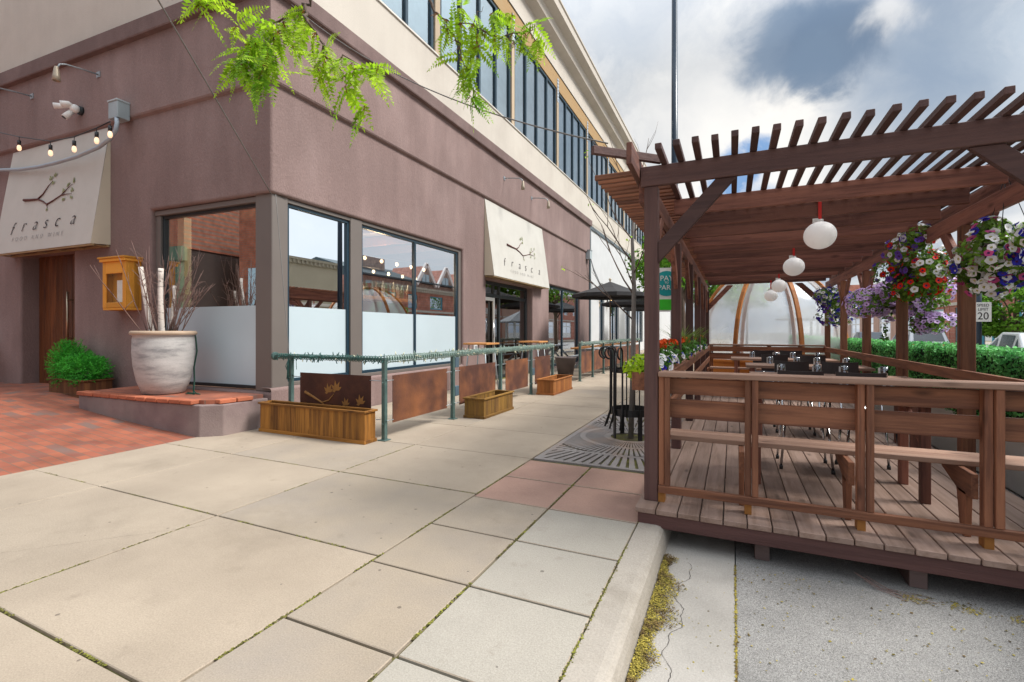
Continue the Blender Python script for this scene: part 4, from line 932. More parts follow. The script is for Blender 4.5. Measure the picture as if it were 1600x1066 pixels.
tips = []; b = MB()
for z, a, e, l_, r in ((1.55, 3.4, .9, .9, .012), (1.9, 2.8, 1.0, 1.1, .012), (2.15, 5.9, 1.0, .7, .01), (2.3, 3.6, 1.3, 1.0, .012), (2.6, 2.6, 1.1, 1.0, .01), (2.7, .3, 1.2, .8, .01), (3.1, 3.3, 1.8, .9, .009), (3.25, 1.0, 2.2, .8, .008), (2.0, 4.4, .9, .8, .01)):
    branchy(b, (TX+.03, TY, z), Vector((math.cos(a), math.sin(a), e)).normalized(), l_, r, 1, tips)
b.build('branch', BARK, t)
V = []; F = []
for p in tips:
    if R.random() < .14: leafquads(V, F, p, 4, (.06, .06, .06), .025)
rawmesh('foliage', V, F, LOCUST, t)

# ------------------------------------------------------------------ deck, pergola, benches
DX0, DX1, DY0, DY1, DZ = -.65, 2.05, 3.555, 12.75, .115
dk = thing('deck', 'raised wooden parklet deck of lengthwise boards standing in the parking lane', 'deck', (.7, 8, -.15))
b = MB(); n = 18; d = .1485
for i in range(n):
    x0 = DX0+i*d; y0 = DY0+R.uniform(-.003, .003)
    b.box(x0+.003, x0+d-.004, y0, DY1, DZ-.038, DZ+R.uniform(-.001, .001))
b.build('decking', WD, dk, bevel=.004)
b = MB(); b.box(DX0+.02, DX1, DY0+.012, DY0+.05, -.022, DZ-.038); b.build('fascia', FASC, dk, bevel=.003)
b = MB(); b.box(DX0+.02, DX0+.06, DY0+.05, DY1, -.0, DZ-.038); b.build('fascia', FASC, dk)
for x in (.14, .98, 1.75):
    b = MB(); b.box(x, x+.09, DY0+.10, DY0+.7, -.157, -.022); b.build('block', wood('block_wood', (.16, .11, .10), (.11, .075, .07), 'X'), dk, bevel=.004)
b = MB()
for y in (5.5, 8, 10.5): b.box(DX0+.3, DX1-.1, y, y+.09, -.15, DZ-.04)
b.build('bearer', FASC, dk)

pg = thing('pergola', 'dark stained timber pergola with slatted roof over the deck', 'pergola', (.7, 8, .115))
PY = [3.78, 5.55, 7.33, 9.1, 10.87, 12.6]; PXL, PXR = -.56, 1.93
PYR = [3.78, 5.66, 7.47, 9.2, 10.9, 12.6]
for x in (PXL, PXR):
    for y in (PY if x < 0 else PYR):
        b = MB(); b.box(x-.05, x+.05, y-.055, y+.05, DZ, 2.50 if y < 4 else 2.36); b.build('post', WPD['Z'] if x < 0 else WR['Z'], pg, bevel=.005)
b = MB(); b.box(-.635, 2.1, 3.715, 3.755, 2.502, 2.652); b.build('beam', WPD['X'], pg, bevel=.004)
for x, sgn in ((PXL, -1), (PXR, 1)):
    b = MB(); b.box(x-.02, x+.02, 3.80, 12.75, 2.36, 2.51); b.build('beam', WP['Y'], pg, bevel=.004)
    b = MB(); b.box(x+sgn*.055, x+sgn*.10, 3.80, 12.75, 2.40, 2.655); b.build('beam', WP['Y'], pg, bevel=.004)
jy = [4.75+.63*k for k in range(13)]
for y in jy:
    b = MB(); b.box(-.50, 1.86, y, y+.04, 2.505, 2.651); b.build('joist', WP['X'], pg, bevel=.004)
# lengthwise slats on top with their ends jutting out over the front beam
for k in range(22):
    x = -.462+.1195*k; y0 = 3.385+R.uniform(-.012, .012)
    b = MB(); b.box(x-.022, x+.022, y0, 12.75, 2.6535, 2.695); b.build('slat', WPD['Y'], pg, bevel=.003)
# cross tails over the sidewalk side
for k in range(74):
    y = 3.92+.1195*k
    b = MB(); b.box(-1.04+R.uniform(-.008, .008), -.485, y-.02, y+.02, 2.66, 2.70); b.build('rafter_tail', WR['X'], pg, bevel=.003)
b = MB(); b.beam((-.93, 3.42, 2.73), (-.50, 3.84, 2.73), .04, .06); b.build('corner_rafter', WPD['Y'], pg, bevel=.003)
b = MB(); b.beam((-.66, 3.40, 2.66), (-.66, 4.4, 2.60), .04, .16); b.build('rafter_end', WP['Y'], pg, bevel=.004)
def brace(p, q, w_=.04, h_=.11, m=None):
    b = MB(); b.beam(p, q, w_, h_, (0, 0, 1)); b.build('brace', m or WP['Z'], pg, bevel=.004)
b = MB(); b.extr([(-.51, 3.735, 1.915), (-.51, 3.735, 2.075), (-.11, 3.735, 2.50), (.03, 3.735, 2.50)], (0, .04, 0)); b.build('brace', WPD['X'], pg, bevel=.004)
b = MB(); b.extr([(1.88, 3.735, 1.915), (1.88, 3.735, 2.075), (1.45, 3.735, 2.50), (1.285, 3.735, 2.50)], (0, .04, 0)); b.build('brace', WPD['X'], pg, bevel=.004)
b = MB(); b.extr([(-.51, 12.62, 1.915), (-.51, 12.62, 2.075), (-.11, 12.62, 2.51), (.03, 12.62, 2.51)], (0, .04, 0)); b.build('brace', WP['X'], pg)
b = MB(); b.extr([(1.88, 12.62, 1.915), (1.88, 12.62, 2.075), (1.45, 12.62, 2.51), (1.3, 12.62, 2.51)], (0, .04, 0)); b.build('brace', WP['X'], pg)
for x in (PXL, PXR):
    for y in (PY if x < 0 else PYR):
        for sgn in (-1, 1):
            if y+sgn*.6 < 3.8 or y+sgn*.6 > 12.7: continue
            b = MB(); a = y+sgn*.052
            b.extr([(x-.02, a, 1.86), (x-.02, a, 2.02), (x-.02, a+sgn*.34, 2.36), (x-.02, a+sgn*.50, 2.36)], (.04, 0, 0)); b.build('brace', WP['Z'], pg, bevel=.003)
# side rails
for x, m in ((PXL+.06, WR['Y']), (PXR-.06, WR['Y'])):
    b = MB(); b.box(x-.02, x+.02, 3.84, 12.6, .955, 1.055); b.build('side_rail', m, pg, bevel=.004)
b = MB(); b.box(PXL+.045, PXL+.075, 3.84, 12.6, .70, .80); b.build('side_rail', WR['Y'], pg, bevel=.004)

def bench(y, face, label):
    """face=+1: seat on the far (+Y) side of the back"""
    t = thing('bench', label, 'bench', (.7, y, DZ), 'built-in benches across the deck ends')
    x0, x1 = PXL+.055, PXR-.055; f = face
    Y = lambda a, c: (min(y+f*a, y+f*c), max(y+f*a, y+f*c))
    b = MB(); b.box(x0, x1, *Y(-.06, .095), 1.06, 1.098); b.build('cap_rail', WT['X'], t, bevel=.005)
    for z0, z1 in ((.925, 1.045), (.745, .885)):
        b = MB(); b.box(x0, x1, *Y(.045, .083), z0, z1); b.build('back_slat', WR['X'], t, bevel=.004)
    b = MB(); b.box(x0, x1, *Y(-.055, -.018), .19, .245); b.build('bottom_rail', WR['X'], t, bevel=.004)
    for a in (.24, .385):
        b = MB(); b.box(x0+.03, x1-.02, *Y(a, a+.14), .535, .572); b.build('seat', WT['X'], t, bevel=.005)
    for x in (-.44, .145, .80, 1.42):
        b = MB(); b.box(x-.02, x+.02, *Y(-.05, -.012), .246, 1.06); b.build('baluster', WR['Z'], t, bevel=.003)
        b = MB(); b.box(x-.064, x-.024, *Y(-.028, .042), DZ, 1.06); bo = b.build('support', WR['Z'], t, bevel=.003)
        b = MB(); b.box(x-.0665, x-.0215, *Y(-.031, .044), DZ+.001, .19); b.build('foot', mat('painted_foot_glow', (.33, .14, .03), .7, .2, 9), bo)  # orange light on the support's base, painted as a thin sleeve
        b = MB(); b.extr([(x-.10, y+f*.045, .38), (x-.10, y+f*.045, .533), (x-.10, y+f*.50, .533), (x-.10, y+f*.50, .47), (x-.10, y+f*.22, .38)], (.035, 0, 0)); b.build('seat_bracket', WR['Y'], t, bevel=.003)
        b = MB(); b.extr([(x-.10, y+f*.14, DZ), (x-.10, y+f*.12, .40), (x-.10, y+f*.26, .40), (x-.10, y+f*.2, DZ)], (.035, 0, 0)); b.build('leg', WR['Z'], t, bevel=.003)
    return t
bench(3.76, 1, 'wooden bench with slatted back closing the near end of the deck')
bench(12.55, -1, 'wooden bench against the dome at the far end of the deck')

# tables
def table(x0, x1, y0, y1, label):
    t = thing('dining_table', label, 'table', ((x0+x1)/2, (y0+y1)/2, DZ), 'wooden tables on the deck')
    zt = DZ+.765
    b = MB(); n = 5; dd = (y1-y0)/n
    for i in range(n): b.box(x0, x1, y0+dd*i+.001, y0+dd*(i+1)-.001, zt-.04, zt)
    b.build('tabletop', WT['X'], t, bevel=.003)
    for x in (x0+.06, x1-.12):
        for y in (y0+.05, y1-.11):
            b = MB(); b.box(x, x+.06, y, y+.06, DZ, zt-.04); b.build('leg', WP['Z'], t, bevel=.003)
        b = MB(); b.beam((x+.03, y0+.08, DZ+.42), (x+.03, y1-.08, DZ+.70), .03, .06); b.build('brace', WP['Y'], t)
    return t
TB = [(.10, 1.40, 4.46, 5.12), (.2, 1.82, 6.22, 6.92), (.2, 1.82, 8.18, 8.88), (-.02, 1.75, 10.2, 10.9)]
TL = ['wooden table drawn up to the bench at the near end of the deck', 'second wooden table from the near bench, clear of the bench', 'third wooden table from the near bench', 'wooden table nearest the dome']
for q, l_ in zip(TB, TL): table(*q, l_)
# chairs: built facing -Y (towards the camera side), seat front at -Y
def make_chair(label):
    t = thing('dining_chair', label, 'chair', (0, 0, 0), 'black chairs at the deck tables')
    b = MB(); b.box(-.21, .21, -.22, .20, .43, .465); b.build('seat', CHAIRN, t, bevel=.012, seg=2)
    b = MB(); n = 10
    for i in range(n):
        def P(k, z, o): u = -1+2*k/n; return (.20*u, .225+.045*(1-u*u)+o, z+.012*u*u)
        b.hexa([P(i, .60, 0), P(i+1, .60, 0), P(i+1, .60, .016), P(i, .60, .016), P(i, .88, .03), P(i+1, .88, .03), P(i+1, .88, .046), P(i, .88, .046)])
    bmesh.ops.remove_doubles(b.bm, verts=b.bm.verts, dist=.0005); b.build('backrest', CHAIRB, t)
    for x in (-1, 1):
        for y, yt in ((-.2, -.16), (.2, .17)):
            b = MB(); b.tube([(x*.205, y, .03), (x*.17, yt, .43)], .011, 8); lo = b.build('leg', CHROME, t)
            b = MB(); b.tube([(x*.205, y, 0), (x*.204, y*.997, .035)], .016, 8); b.build('foot_cap', BLACK, lo)
        b = MB(); b.tube([(x*.15, .15, .43), (x*.16, .235, .55), (x*.16, .268, .66)], .010, 8); b.build('back_stay', CHROME, t)
    return t
spots = []
names = ['near', 'second', 'third', 'dome']
who = ['the bench-side table', 'the second table from the near bench', 'the third table from the near bench', 'the table nearest the dome']
for i, (x0, x1, y0, y1) in enumerate(TB):
    for j, x in enumerate(((.62, 1.12), (.72, 1.26), (.66, 1.2), (.60, 1.1))[i]):
        spots.append((x, y1+.06, 0, 'black chair on the far side of %s, %s' % (who[i], 'planter end' if j == 0 else 'hedge end')))
    if i == 9:
        for j, x in enumerate((.55, 1.35)): spots.append((x, y0-.08, math.pi, 'black chair on the near side of %s, %s' % (who[i], 'planter end' if j == 0 else 'hedge end')))
ch0 = None
for x, y, rz, l_ in spots:
    if ch0 is None: ch0 = make_chair(l_); ch0.location = (x, y+.12, DZ)
    else: dup(ch0, (x, y+(.12 if rz == 0 else -.05), DZ), l_, rz)
# tumblers
g0 = None
gl_n = ['bench-side table', 'second table', 'third table', 'dome-side table']
for i, (x0, x1, y0, y1) in enumerate(TB):
    for j, (fx, fy) in enumerate(((.22, .8), (.45, .75), (.62, .78), (.85, .72))):
        p = (x0+(x1-x0)*fx, y0+(y1-y0)*fy, DZ+.766); l_ = 'clear water tumbler on the %s of the deck, %s from the planter end' % (gl_n[i], ('first', 'second', 'third', 'fourth')[j])
        if g0 is None:
            t = thing('tumbler', l_, 'glass', (0, 0, 0), 'tumblers on the deck tables'); b = MB(); b.lathe([(0, 0), (.032, 0), (.04, .115), (.037, .115), (.03, .01), (0, .01)], (0, 0, 0), 16); b.build('body', CLEAR, t)
            b = MB(); b.box(-.045, .045, .05, .056, 0, .10); b.build('card', WHITE, t); t.location = p; g0 = t
        else: dup(g0, p, l_)
# paper globe lamps on red ribbons
for i, (x, y, lz, l_) in enumerate(((.76, 5.36, 2.316, 'white globe lantern on a red ribbon, the one hung nearest the front beam'), (.80, 7.88, 2.325, 'white globe lantern on a red ribbon, second from the front beam'), (.86, 11.03, 2.32, 'white globe lantern on a red ribbon, third from the front beam'), (.80, 12.3, 2.21, 'white globe lantern on a red ribbon hung nearest the dome'))):
    t = thing('globe_lantern', l_, 'lantern', (x, y, lz), 'white globe lanterns under the pergola')
    b = MB(); b.sphere((x, y, lz), .137, 28, 16, .95); b.build('globe', LAMPW, t)
    b = MB(); b.box(x-.014, x+.014, y-.002, y+.002, lz+.15, 2.69); b.build('ribbon', REDRIB, t)
    b = MB(); b.tube([(x, y, lz+.12), (x, y, lz+.15)], .03, 12); b.box(x-.06, x-.01, y-.002, y+.002, lz+.125, lz+.165); b.build('cap', WHITE, t)

# ------------------------------------------------------------------ flowers
def flower(V, F, MI, p, nrm, r, throat=1):
    nrm = nrm.normalized(); x = nrm.orthogonal().normalized(); y = nrm.cross(x); a0 = R.uniform(0, 6.28)
    b = len(V); V.append(tuple(p-nrm*r*.5)); n = 10
    for k in range(n):
        a = a0+2*math.pi*k/n; V.append(tuple(p+(x*math.cos(a)+y*math.sin(a))*r*.3-nrm*r*.12))
    for k in range(n):
        a = a0+2*math.pi*k/n; rr = r*(1 if k % 2 else .86); V.append(tuple(p+(x*math.cos(a)+y*math.sin(a))*rr+nrm*r*R.uniform(-.05, .12)))
    for k in range(n):
        F.append((b, b+1+k, b+1+(k+1) % n)); MI.append(throat)
        F.append((b+1+k, b+1+n+k, b+1+n+(k+1) % n, b+1+(k+1) % n)); MI.append(0)
def basket(c, rad_, cols, label, nl, nf, fr=.032, sq=.8, hang=2.64, trail=0):
    t = thing('hanging_basket', label, 'flower basket', (c[0], c[1], c[2]), 'flower baskets hung along the pergola')
    ps = min(1, rad_/.34)*.9
    b = MB(); b.lathe([(q*ps, z*ps) for q, z in ((0, -.16), (.12, -.15), (.18, -.02), (.19, .02), (.17, .02), (0, .0))], c, 20); b.build('pot', mat('basket_liner', (.06, .05, .03), .9), t)
    b = MB()
    for k in range(3):
        a = k*2.09; b.tube([(c[0]+.18*math.cos(a), c[1]+.18*math.sin(a), c[2]), (c[0], c[1], hang)], .003, 4)
    b.build('hanger', BLACK, t)
    V = []; F = []
    lumps = [(Vector((R.gauss(0, .45), R.gauss(0, .45), R.gauss(-.05, .35)))*rad_, R.uniform(.4, .65)*rad_) for _ in range(14)]
    for o_, r_ in lumps: leafquads(V, F, Vector(c)+o_, nl//14, (r_, r_, r_*.8), .03, .3, .55)
    if trail:
        for k in range(trail):
            a = R.uniform(0, 6.28); q = R.uniform(.3, .8)*rad_; leafquads(V, F, (c[0]+q*math.cos(a), c[1]+q*math.sin(a), c[2]-rad_*R.uniform(.7, 1.15)), 40, (.06, .06, .14), .03)
    rawmesh('foliage', V, F, DKLEAF, t)
    for pm, th_, wgt, sect in cols:
        V = []; F = []; MI = []
        k = 0
        while k < int(nf*wgt):
            o_, r_ = R.choice(lumps); d = Vector((R.gauss(0, 1), R.gauss(0, 1), R.gauss(.1, .9))).normalized()
            p = Vector(c)+o_+Vector((d.x, d.y, d.z*.85))*r_*R.uniform(.92, 1.15)
            if sect is not None and R.random() < .85:
                if (p-Vector(c)).normalized().dot(Vector(sect).normalized()) < .25: k += .12; continue
            flower(V, F, MI, p, d+Vector((0, 0, .15)), fr*R.uniform(.75, 1.15)); k += 1
        if V: rawmesh('blossom', V, F, [pm, th_], t, kind='stuff', mi=MI)
basket((1.95, 5.02, 2.06), .32, [(P_WHITE, P_YEL, .8, None), (P_BLUE, P_DARK, .5, (1, -.3, -.5)), (P_PINK, P_DARK, .18, None)], 'hanging basket of white, deep blue and pink petunias nearest the front of the pergola', 3600, 460, .036)
basket((1.90, 6.95, 2.12), .36, [(P_RED, P_DARK, .28, (-.1, -1, -.6)), (P_WHITE, P_YEL, .32, (.2, -.5, .8)), (P_PURPLE, P_DARK, .22, (-1, 0, .6))], 'hanging basket of red and white petunias in front of the third post', 3600, 460, .036, trail=5)
basket((2.03, 8.1, 1.84), .40, [(P_LILAC, P_DARK, 1.0, None)], 'hanging basket of pale lilac petunias spilling low', 2000, 900, .040, trail=3)
basket((1.96, 11.7, 2.05), .42, [(P_BLUE, P_DARK, .5, None), (P_PURPLE, P_DARK, .3, None), (P_WHITE, P_YEL, .35, None)], 'hanging basket of blue and purple petunias nearest the dome', 2400, 460, .037)
basket((2.36, 8.03, 1.58), .2, [(P_LILAC, P_DARK, 1.0, None)], 'outer trailing basket of pale lilac petunias above the hedge', 700, 200, .036, hang=2.6)
# planter boxes on the sidewalk side
bays = [(3.87, 5.47), (5.62, 7.25), (7.42, 9.02), (9.18, 10.8)]
for i, (y0, y1) in enumerate(bays):
    t = thing('flower_box', ('wooden flower box on the deck rail with lime leaves at its near end', 'second wooden flower box along the deck rail', 'third wooden flower box along the deck rail', 'wooden flower box on the deck rail nearest the dome')[i], 'flower box', (-.62, y0, .9), 'flower boxes on the sidewalk side rail')
    b = MB(); b.box(-.73, -.51, y0, y1, .93, .945)
    b.box(-.73, -.715, y0, y1, .945, 1.075); b.box(-.525, -.51, y0, y1, .945, 1.075); b.box(-.715, -.525, y0, y0+.015, .945, 1.075); b.box(-.715, -.525, y1-.015, y1, .945, 1.075)
    b.build('box', WT['Y'] if i else WR['Y'], t, bevel=.003)
    b = MB(); b.box(-.715, -.525, y0+.015, y1-.015, .945, 1.05); b.build('soil', SOIL, t)
    pl = ['lime leaves' if i == 0 else None]
    n = 5
    for k in range(n):
        y = y0+.17+(y1-y0-.3)*k/(n-1); x = -.62+R.uniform(-.03, .03)
        kind = ('lime', 'pansy', 'geranium', 'petunia', 'geranium')[k] if i == 0 else ('petunia', 'geranium', 'grass', 'petunia', 'geranium')[k]
        col_ = {'lime': 'lime green sweet potato vine', 'pansy': 'white and blue pansy', 'geranium': 'scarlet geranium', 'petunia': 'white and blue petunia', 'grass': 'spiky green grass'}[kind]
        lab = '%s, %s from the near end of the %s flower box' % (col_, ('first', 'second', 'third', 'fourth', 'last')[k], ('nearest', 'second', 'third', 'dome-side')[i])
        pt = thing('potted_plant', lab, 'plant', (x, y, 1.05), 'plants in the flower boxes')
        V = []; F = []
        if kind == 'lime':
            leafquads(V, F, (x-.06, y-.02, 1.10), 260, (.15, .16, .12), .035); rawmesh('foliage', V, F, LIME, pt)
        elif kind == 'grass':
            for q in range(70):
                a = R.uniform(0, 6.28); l_ = R.uniform(.3, .62); d = Vector((math.cos(a)*.45, math.sin(a)*.45, 1)).normalized(); p = Vector((x, y, 1.04)); s = Vector((-math.sin(a), math.cos(a), 0))*.005; b_ = len(V)
                m_ = p+d*l_*.6; e = m_+Vector((math.cos(a)*.5, math.sin(a)*.5, .25)).normalized()*l_*.5
                V.extend([tuple(p-s), tuple(p+s), tuple(m_+s), tuple(m_-s), tuple(e)]); F.extend([(b_, b_+1, b_+2, b_+3), (b_+3, b_+2, b_+4)])
            rawmesh('foliage', V, F, GRASSB, pt)
        else:
            hgt = .17 if kind == 'geranium' else .10
            leafquads(V, F, (x, y, 1.06+hgt*.5), 330, (.14, .17, hgt), .03); rawmesh('foliage', V, F, leaf('box_leaf_%d_%d' % (i, k), (.09, .24, .03), (.05, .14, .02), .4), pt)
            sets = [(P_ORANGE, P_RED, 60, .02)] if kind == 'geranium' else [(P_WHITE, P_YEL, 26, .032), (P_BLUE, P_DARK, 14, .03)]
            for pm, th_, nn, fr in sets:
                V = []; F = []; MI = []
                hc = [Vector((x+R.uniform(-.06, .06), y+R.uniform(-.09, .09), 1.10+hgt)) for _ in range(3)]
                for q in range(nn):
                    d = Vector((R.gauss(0, 1), R.gauss(0, 1), R.gauss(.5, .7))).normalized()
                    p = R.choice(hc)+d*.05 if kind == 'geranium' else Vector((x, y, 1.08))+Vector((d.x*.15, d.y*.18, abs(d.z)*.13))
                    flower(V, F, MI, p, d, fr)
                rawmesh('blossom', V, F, [pm, th_], pt, kind='stuff', mi=MI)

# ------------------------------------------------------------------ dome beyond the pergola
DMX, DMY, DMR, DMH, DMB = .9, 15.1, 1.9, 2.5, .62
t = thing('dining_dome', 'translucent dining dome with curved orange wood ribs behind the pergola', 'dome', (DMX, DMY, -.15))
pm_ = bpy.data.materials.new('dome_film'); pm_.use_nodes = True; n_ = pm_.node_tree.nodes; l2 = pm_.node_tree.links
tr = n_.new('ShaderNodeBsdfTransparent'); tr.inputs[0].default_value = (.95, .97, .98, 1); ms = n_.new('ShaderNodeMixShader'); pb = n_['Principled BSDF']
pb.inputs['Base Color'].default_value = (.80, .83, .86, 1); pb.inputs['Roughness'].default_value = .12
tl = n_.new('ShaderNodeBsdfTranslucent'); tl.inputs[0].default_value = (.85, .88, .9, 1); m2 = n_.new('ShaderNodeMixShader'); m2.inputs[0].default_value = .5; l2.new(pb.outputs[0], m2.inputs[1]); l2.new(tl.outputs[0], m2.inputs[2])
nz_ = n_.new('ShaderNodeTexNoise'); nz_.inputs['Scale'].default_value = 1.4; mr_ = n_.new('ShaderNodeMapRange'); l2.new(nz_.outputs[0], mr_.inputs[0]); mr_.inputs[1].default_value = .3; mr_.inputs[2].default_value = .7; mr_.inputs[3].default_value = .22; mr_.inputs[4].default_value = .55
l2.new(mr_.outputs[0], ms.inputs[0]); l2.new(tr.outputs[0], ms.inputs[1]); l2.new(m2.outputs[0], ms.inputs[2]); l2.new(ms.outputs[0], n_['Material Output'].inputs[0])
def dm(a, e, r=1.0):
    rr = DMR*r*(math.cos(e)**.8 if e < math.pi/2-.001 else 0); return (DMX+rr*math.cos(a), DMY+rr*math.sin(a), DMB+DMH*r*math.sin(e))
nr = 8
for k in range(nr):
    a0 = rad(-93.4+22.5)+2*math.pi*k/nr
    b = MB(); mS = 6; nE = 10
    g = [[b.bm.verts.new(dm(a0+2*math.pi/nr*i/mS, math.pi/2*j/nE, 1-.02*math.sin(math.pi*i/mS))) for i in range(mS+1)] for j in range(nE+1)]
    for j in range(nE):
        for i in range(mS):
            try: f = b.bm.faces.new((g[j][i], g[j][i+1], g[j+1][i+1], g[j+1][i])); f.smooth = True
            except ValueError: pass
    b.build('film_panel', pm_, t, recalc=False)
    b = MB(); pts = [Vector(dm(a0, math.pi/2*j/14, 1.012)) for j in range(15)]
    for p, q in zip(pts, pts[1:]): b.beam(p, q, .07, .09, (-math.sin(a0), math.cos(a0), 0))
    b.build('rib', wood('dome_rib_%d' % k, (.40, .15, .035), (.28, .09, .02), 'Z'), t)
b = MB(); b.lathe([(DMR*1.0, DMB-.03), (DMR*1.03, DMB-.03), (DMR*1.03, DMB+.05), (DMR*1.0, DMB+.05)], (DMX, DMY, 0), 40); b.lathe([(DMR*1.015, -.15), (DMR*1.015, DMB-.03)], (DMX, DMY, 0), 40); b.build('base_ring', wood('dome_base', (.46, .16, .025), (.36, .11, .02), 'Z'), t)
b = MB(); b.lathe([(0, .1), (DMR, .1)], (DMX, DMY, 0), 40); b.build('floor', WD, t)
b = MB(); b.lathe([(0, .86), (.45, .86), (.45, .90), (0, .90)], (DMX, DMY, 0), 24); b.tube([(DMX, DMY, .1), (DMX, DMY, .88)], .04, 8)
tag(b.build('round_table', mat('dome_table', (.3, .2, .16), .6)), 'small round table inside the dome', 'table')

# ------------------------------------------------------------------ hedge
t = thing('hedge', 'clipped artificial green hedge along the traffic side of the deck', 'hedge', (2.6, 10, -.15))
HX0, HX1, HY0, HY1, HZ0, HZ1 = 2.42, 2.85, 2.5, 26, .42, 1.205
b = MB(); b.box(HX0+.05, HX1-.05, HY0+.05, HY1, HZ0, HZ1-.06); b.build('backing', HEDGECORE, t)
V = []; F = []
def hl(p, nrm, s):
    nrm = (Vector(nrm)+Vector((R.gauss(0, .55), R.gauss(0, .55), R.gauss(.15, .5)))).normalized(); x = nrm.orthogonal().normalized(); a = R.uniform(0, 6.28); y = nrm.cross(x); x, y = x*math.cos(a)+y*math.sin(a), y*math.cos(a)-x*math.sin(a)
    b = len(V); V.extend([tuple(p-x*s), tuple(p+y*s*.6), tuple(p+x*s), tuple(p-y*s*.6)]); F.append((b, b+1, b+2, b+3))
for i in range(52000):
    y = HY0+(HY1-HY0)*(R.random()**1.7); s = R.uniform(.012, .03)
    q = R.random()
    bulge = .05*mnoise.noise(Vector((y*3.1, 0, 2)))+.02*mnoise.noise(Vector((y*9, 0, 5)))
    if q < .62: p = Vector((HX0+R.uniform(-.02, .06)+bulge, y, R.uniform(HZ0, HZ1))); hl(p, (-1, 0, 0), s)
    elif q < .92: p = Vector((R.uniform(HX0, HX1), y, HZ1+R.uniform(-.06, .025)+bulge)); hl(p, (0, 0, 1), s)
    else: p = Vector((HX1, y, R.uniform(HZ0, HZ1))); hl(p, (1, 0, 0), s)
rawmesh('foliage', V, F, HEDGEM, t)
b = MB()
for k in range(10): b.box(2.45, 2.85, 2.5+2.35*k, 2.5+2.35*k+2.3, -.15, .42)
b.build('barrier_base', mat('barrier_white', (.58, .56, .52), .8, .1, 2), t, bevel=.02)

# ------------------------------------------------------------------ street poles and signs
t = thing('parking_sign', 'round teal pay to park sign on a grey post by the kerb', 'sign', (-1.0, 8.85, 0))
b = MB(); b.tube([(-.97, 8.9, 0), (-.97, 8.9, 2.55)], .03, 8); b.build('post', GALV, t)
sx, sy, sz = -1.06, 8.85, 2.23
vx = Vector((math.cos(rad(18)), math.sin(rad(18)), 0)); vy = Vector((0, 0, 1)); vn = Vector((math.sin(rad(18)), -math.cos(rad(18)), 0))
def sp(a, c, o=0): return Vector((sx, sy, sz))+vx*a+vy*c+vn*o
b = MB(); b.extr([sp(-.25, -.48), sp(.25, -.48), sp(.25, .26), sp(.2, .30), sp(-.2, .30), sp(-.25, .26)], vn*.008); b.build('plate', WHITE, t)
b = MB(); b.extr([sp(.225*math.cos(k*.2618), .02+.225*math.sin(k*.2618), .009) for k in range(24)], vn*.003); b.build('disc', mat('sign_teal', (.01, .30, .31), .5), t)
b = MB(); b.extr([sp(-.23, -.45, .009), sp(.23, -.45, .009), sp(.23, -.26, .009), sp(-.23, -.26, .009)], vn*.003); b.build('green_field', mat('sign_green', (.05, .55, .03), .5), t)
for s_, sz_, a, c in (('PAY', .13, 0, .11), ('TO', .05, 0, .035), ('PARK', .125, 0, -.055)): text(s_, sz_, axes(sp(a, c, .014), vx, vy, vn), WHITE, t)
t = thing('street_lamp', 'tall dark blue lamp post rising above the pergola', 'lamp post', (-1.2, 11.5, 0))
b = MB(); b.tube([(-1.2, 11.5, 0), (-1.2, 11.5, 9.8)], [.085, .06], 14); b.build('pole', mat('lamp_blue', (.012, .03, .055), .35, .05, 3), t)
b = MB(); b.lathe([(0, 0), (.17, 0), (.17, .25), (.1, .4), (.09, .45)], (-1.2, 11.5, 0), 16); b.build('base', BLACK, t)
b = MB(); b.tube([(-1.2, 11.5, 9.7), (-.7, 11.5, 10.0), (.2, 11.5, 10.05)], .035, 8); b.box(.1, .7, 11.35, 11.65, 9.98, 10.1); b.build('lamp_head', BLACK, t)
t = thing('speed_sign', 'white speed limit 20 sign on a dark pole across the street', 'sign', (9.4, 26, 0))
u_ = Vector((math.cos(rad(15)), math.sin(rad(15)), 0)); n__ = Vector((math.sin(rad(15)), -math.cos(rad(15)), 0)); sp0 = Vector((9.33, 26, 2.2))
b = MB(); b.tube([(9.3, 26.1, -.02), (9.3, 26.1, 4.0)], .09, 10); b.build('post', mat('pole_navy', (.015, .03, .05), .4), t)
def sq(a, c, o=0): return sp0+u_*a+Vector((0, 0, c))+n__*o
b = MB(); b.extr([sq(-.3, -.4, .1), sq(.3, -.4, .1), sq(.3, .4, .1), sq(-.3, .4, .1)], n__*.01); b.build('plate', WHITE, t)
text('SPEED', .16, axes(sq(0, .27, .113), u_, Vector((0, 0, 1)), n__), INK, t); text('LIMIT', .16, axes(sq(0, .1, .113), u_, Vector((0, 0, 1)), n__), INK, t); text('20', .42, axes(sq(0, -.18, .113), u_, Vector((0, 0, 1)), n__), INK, t)

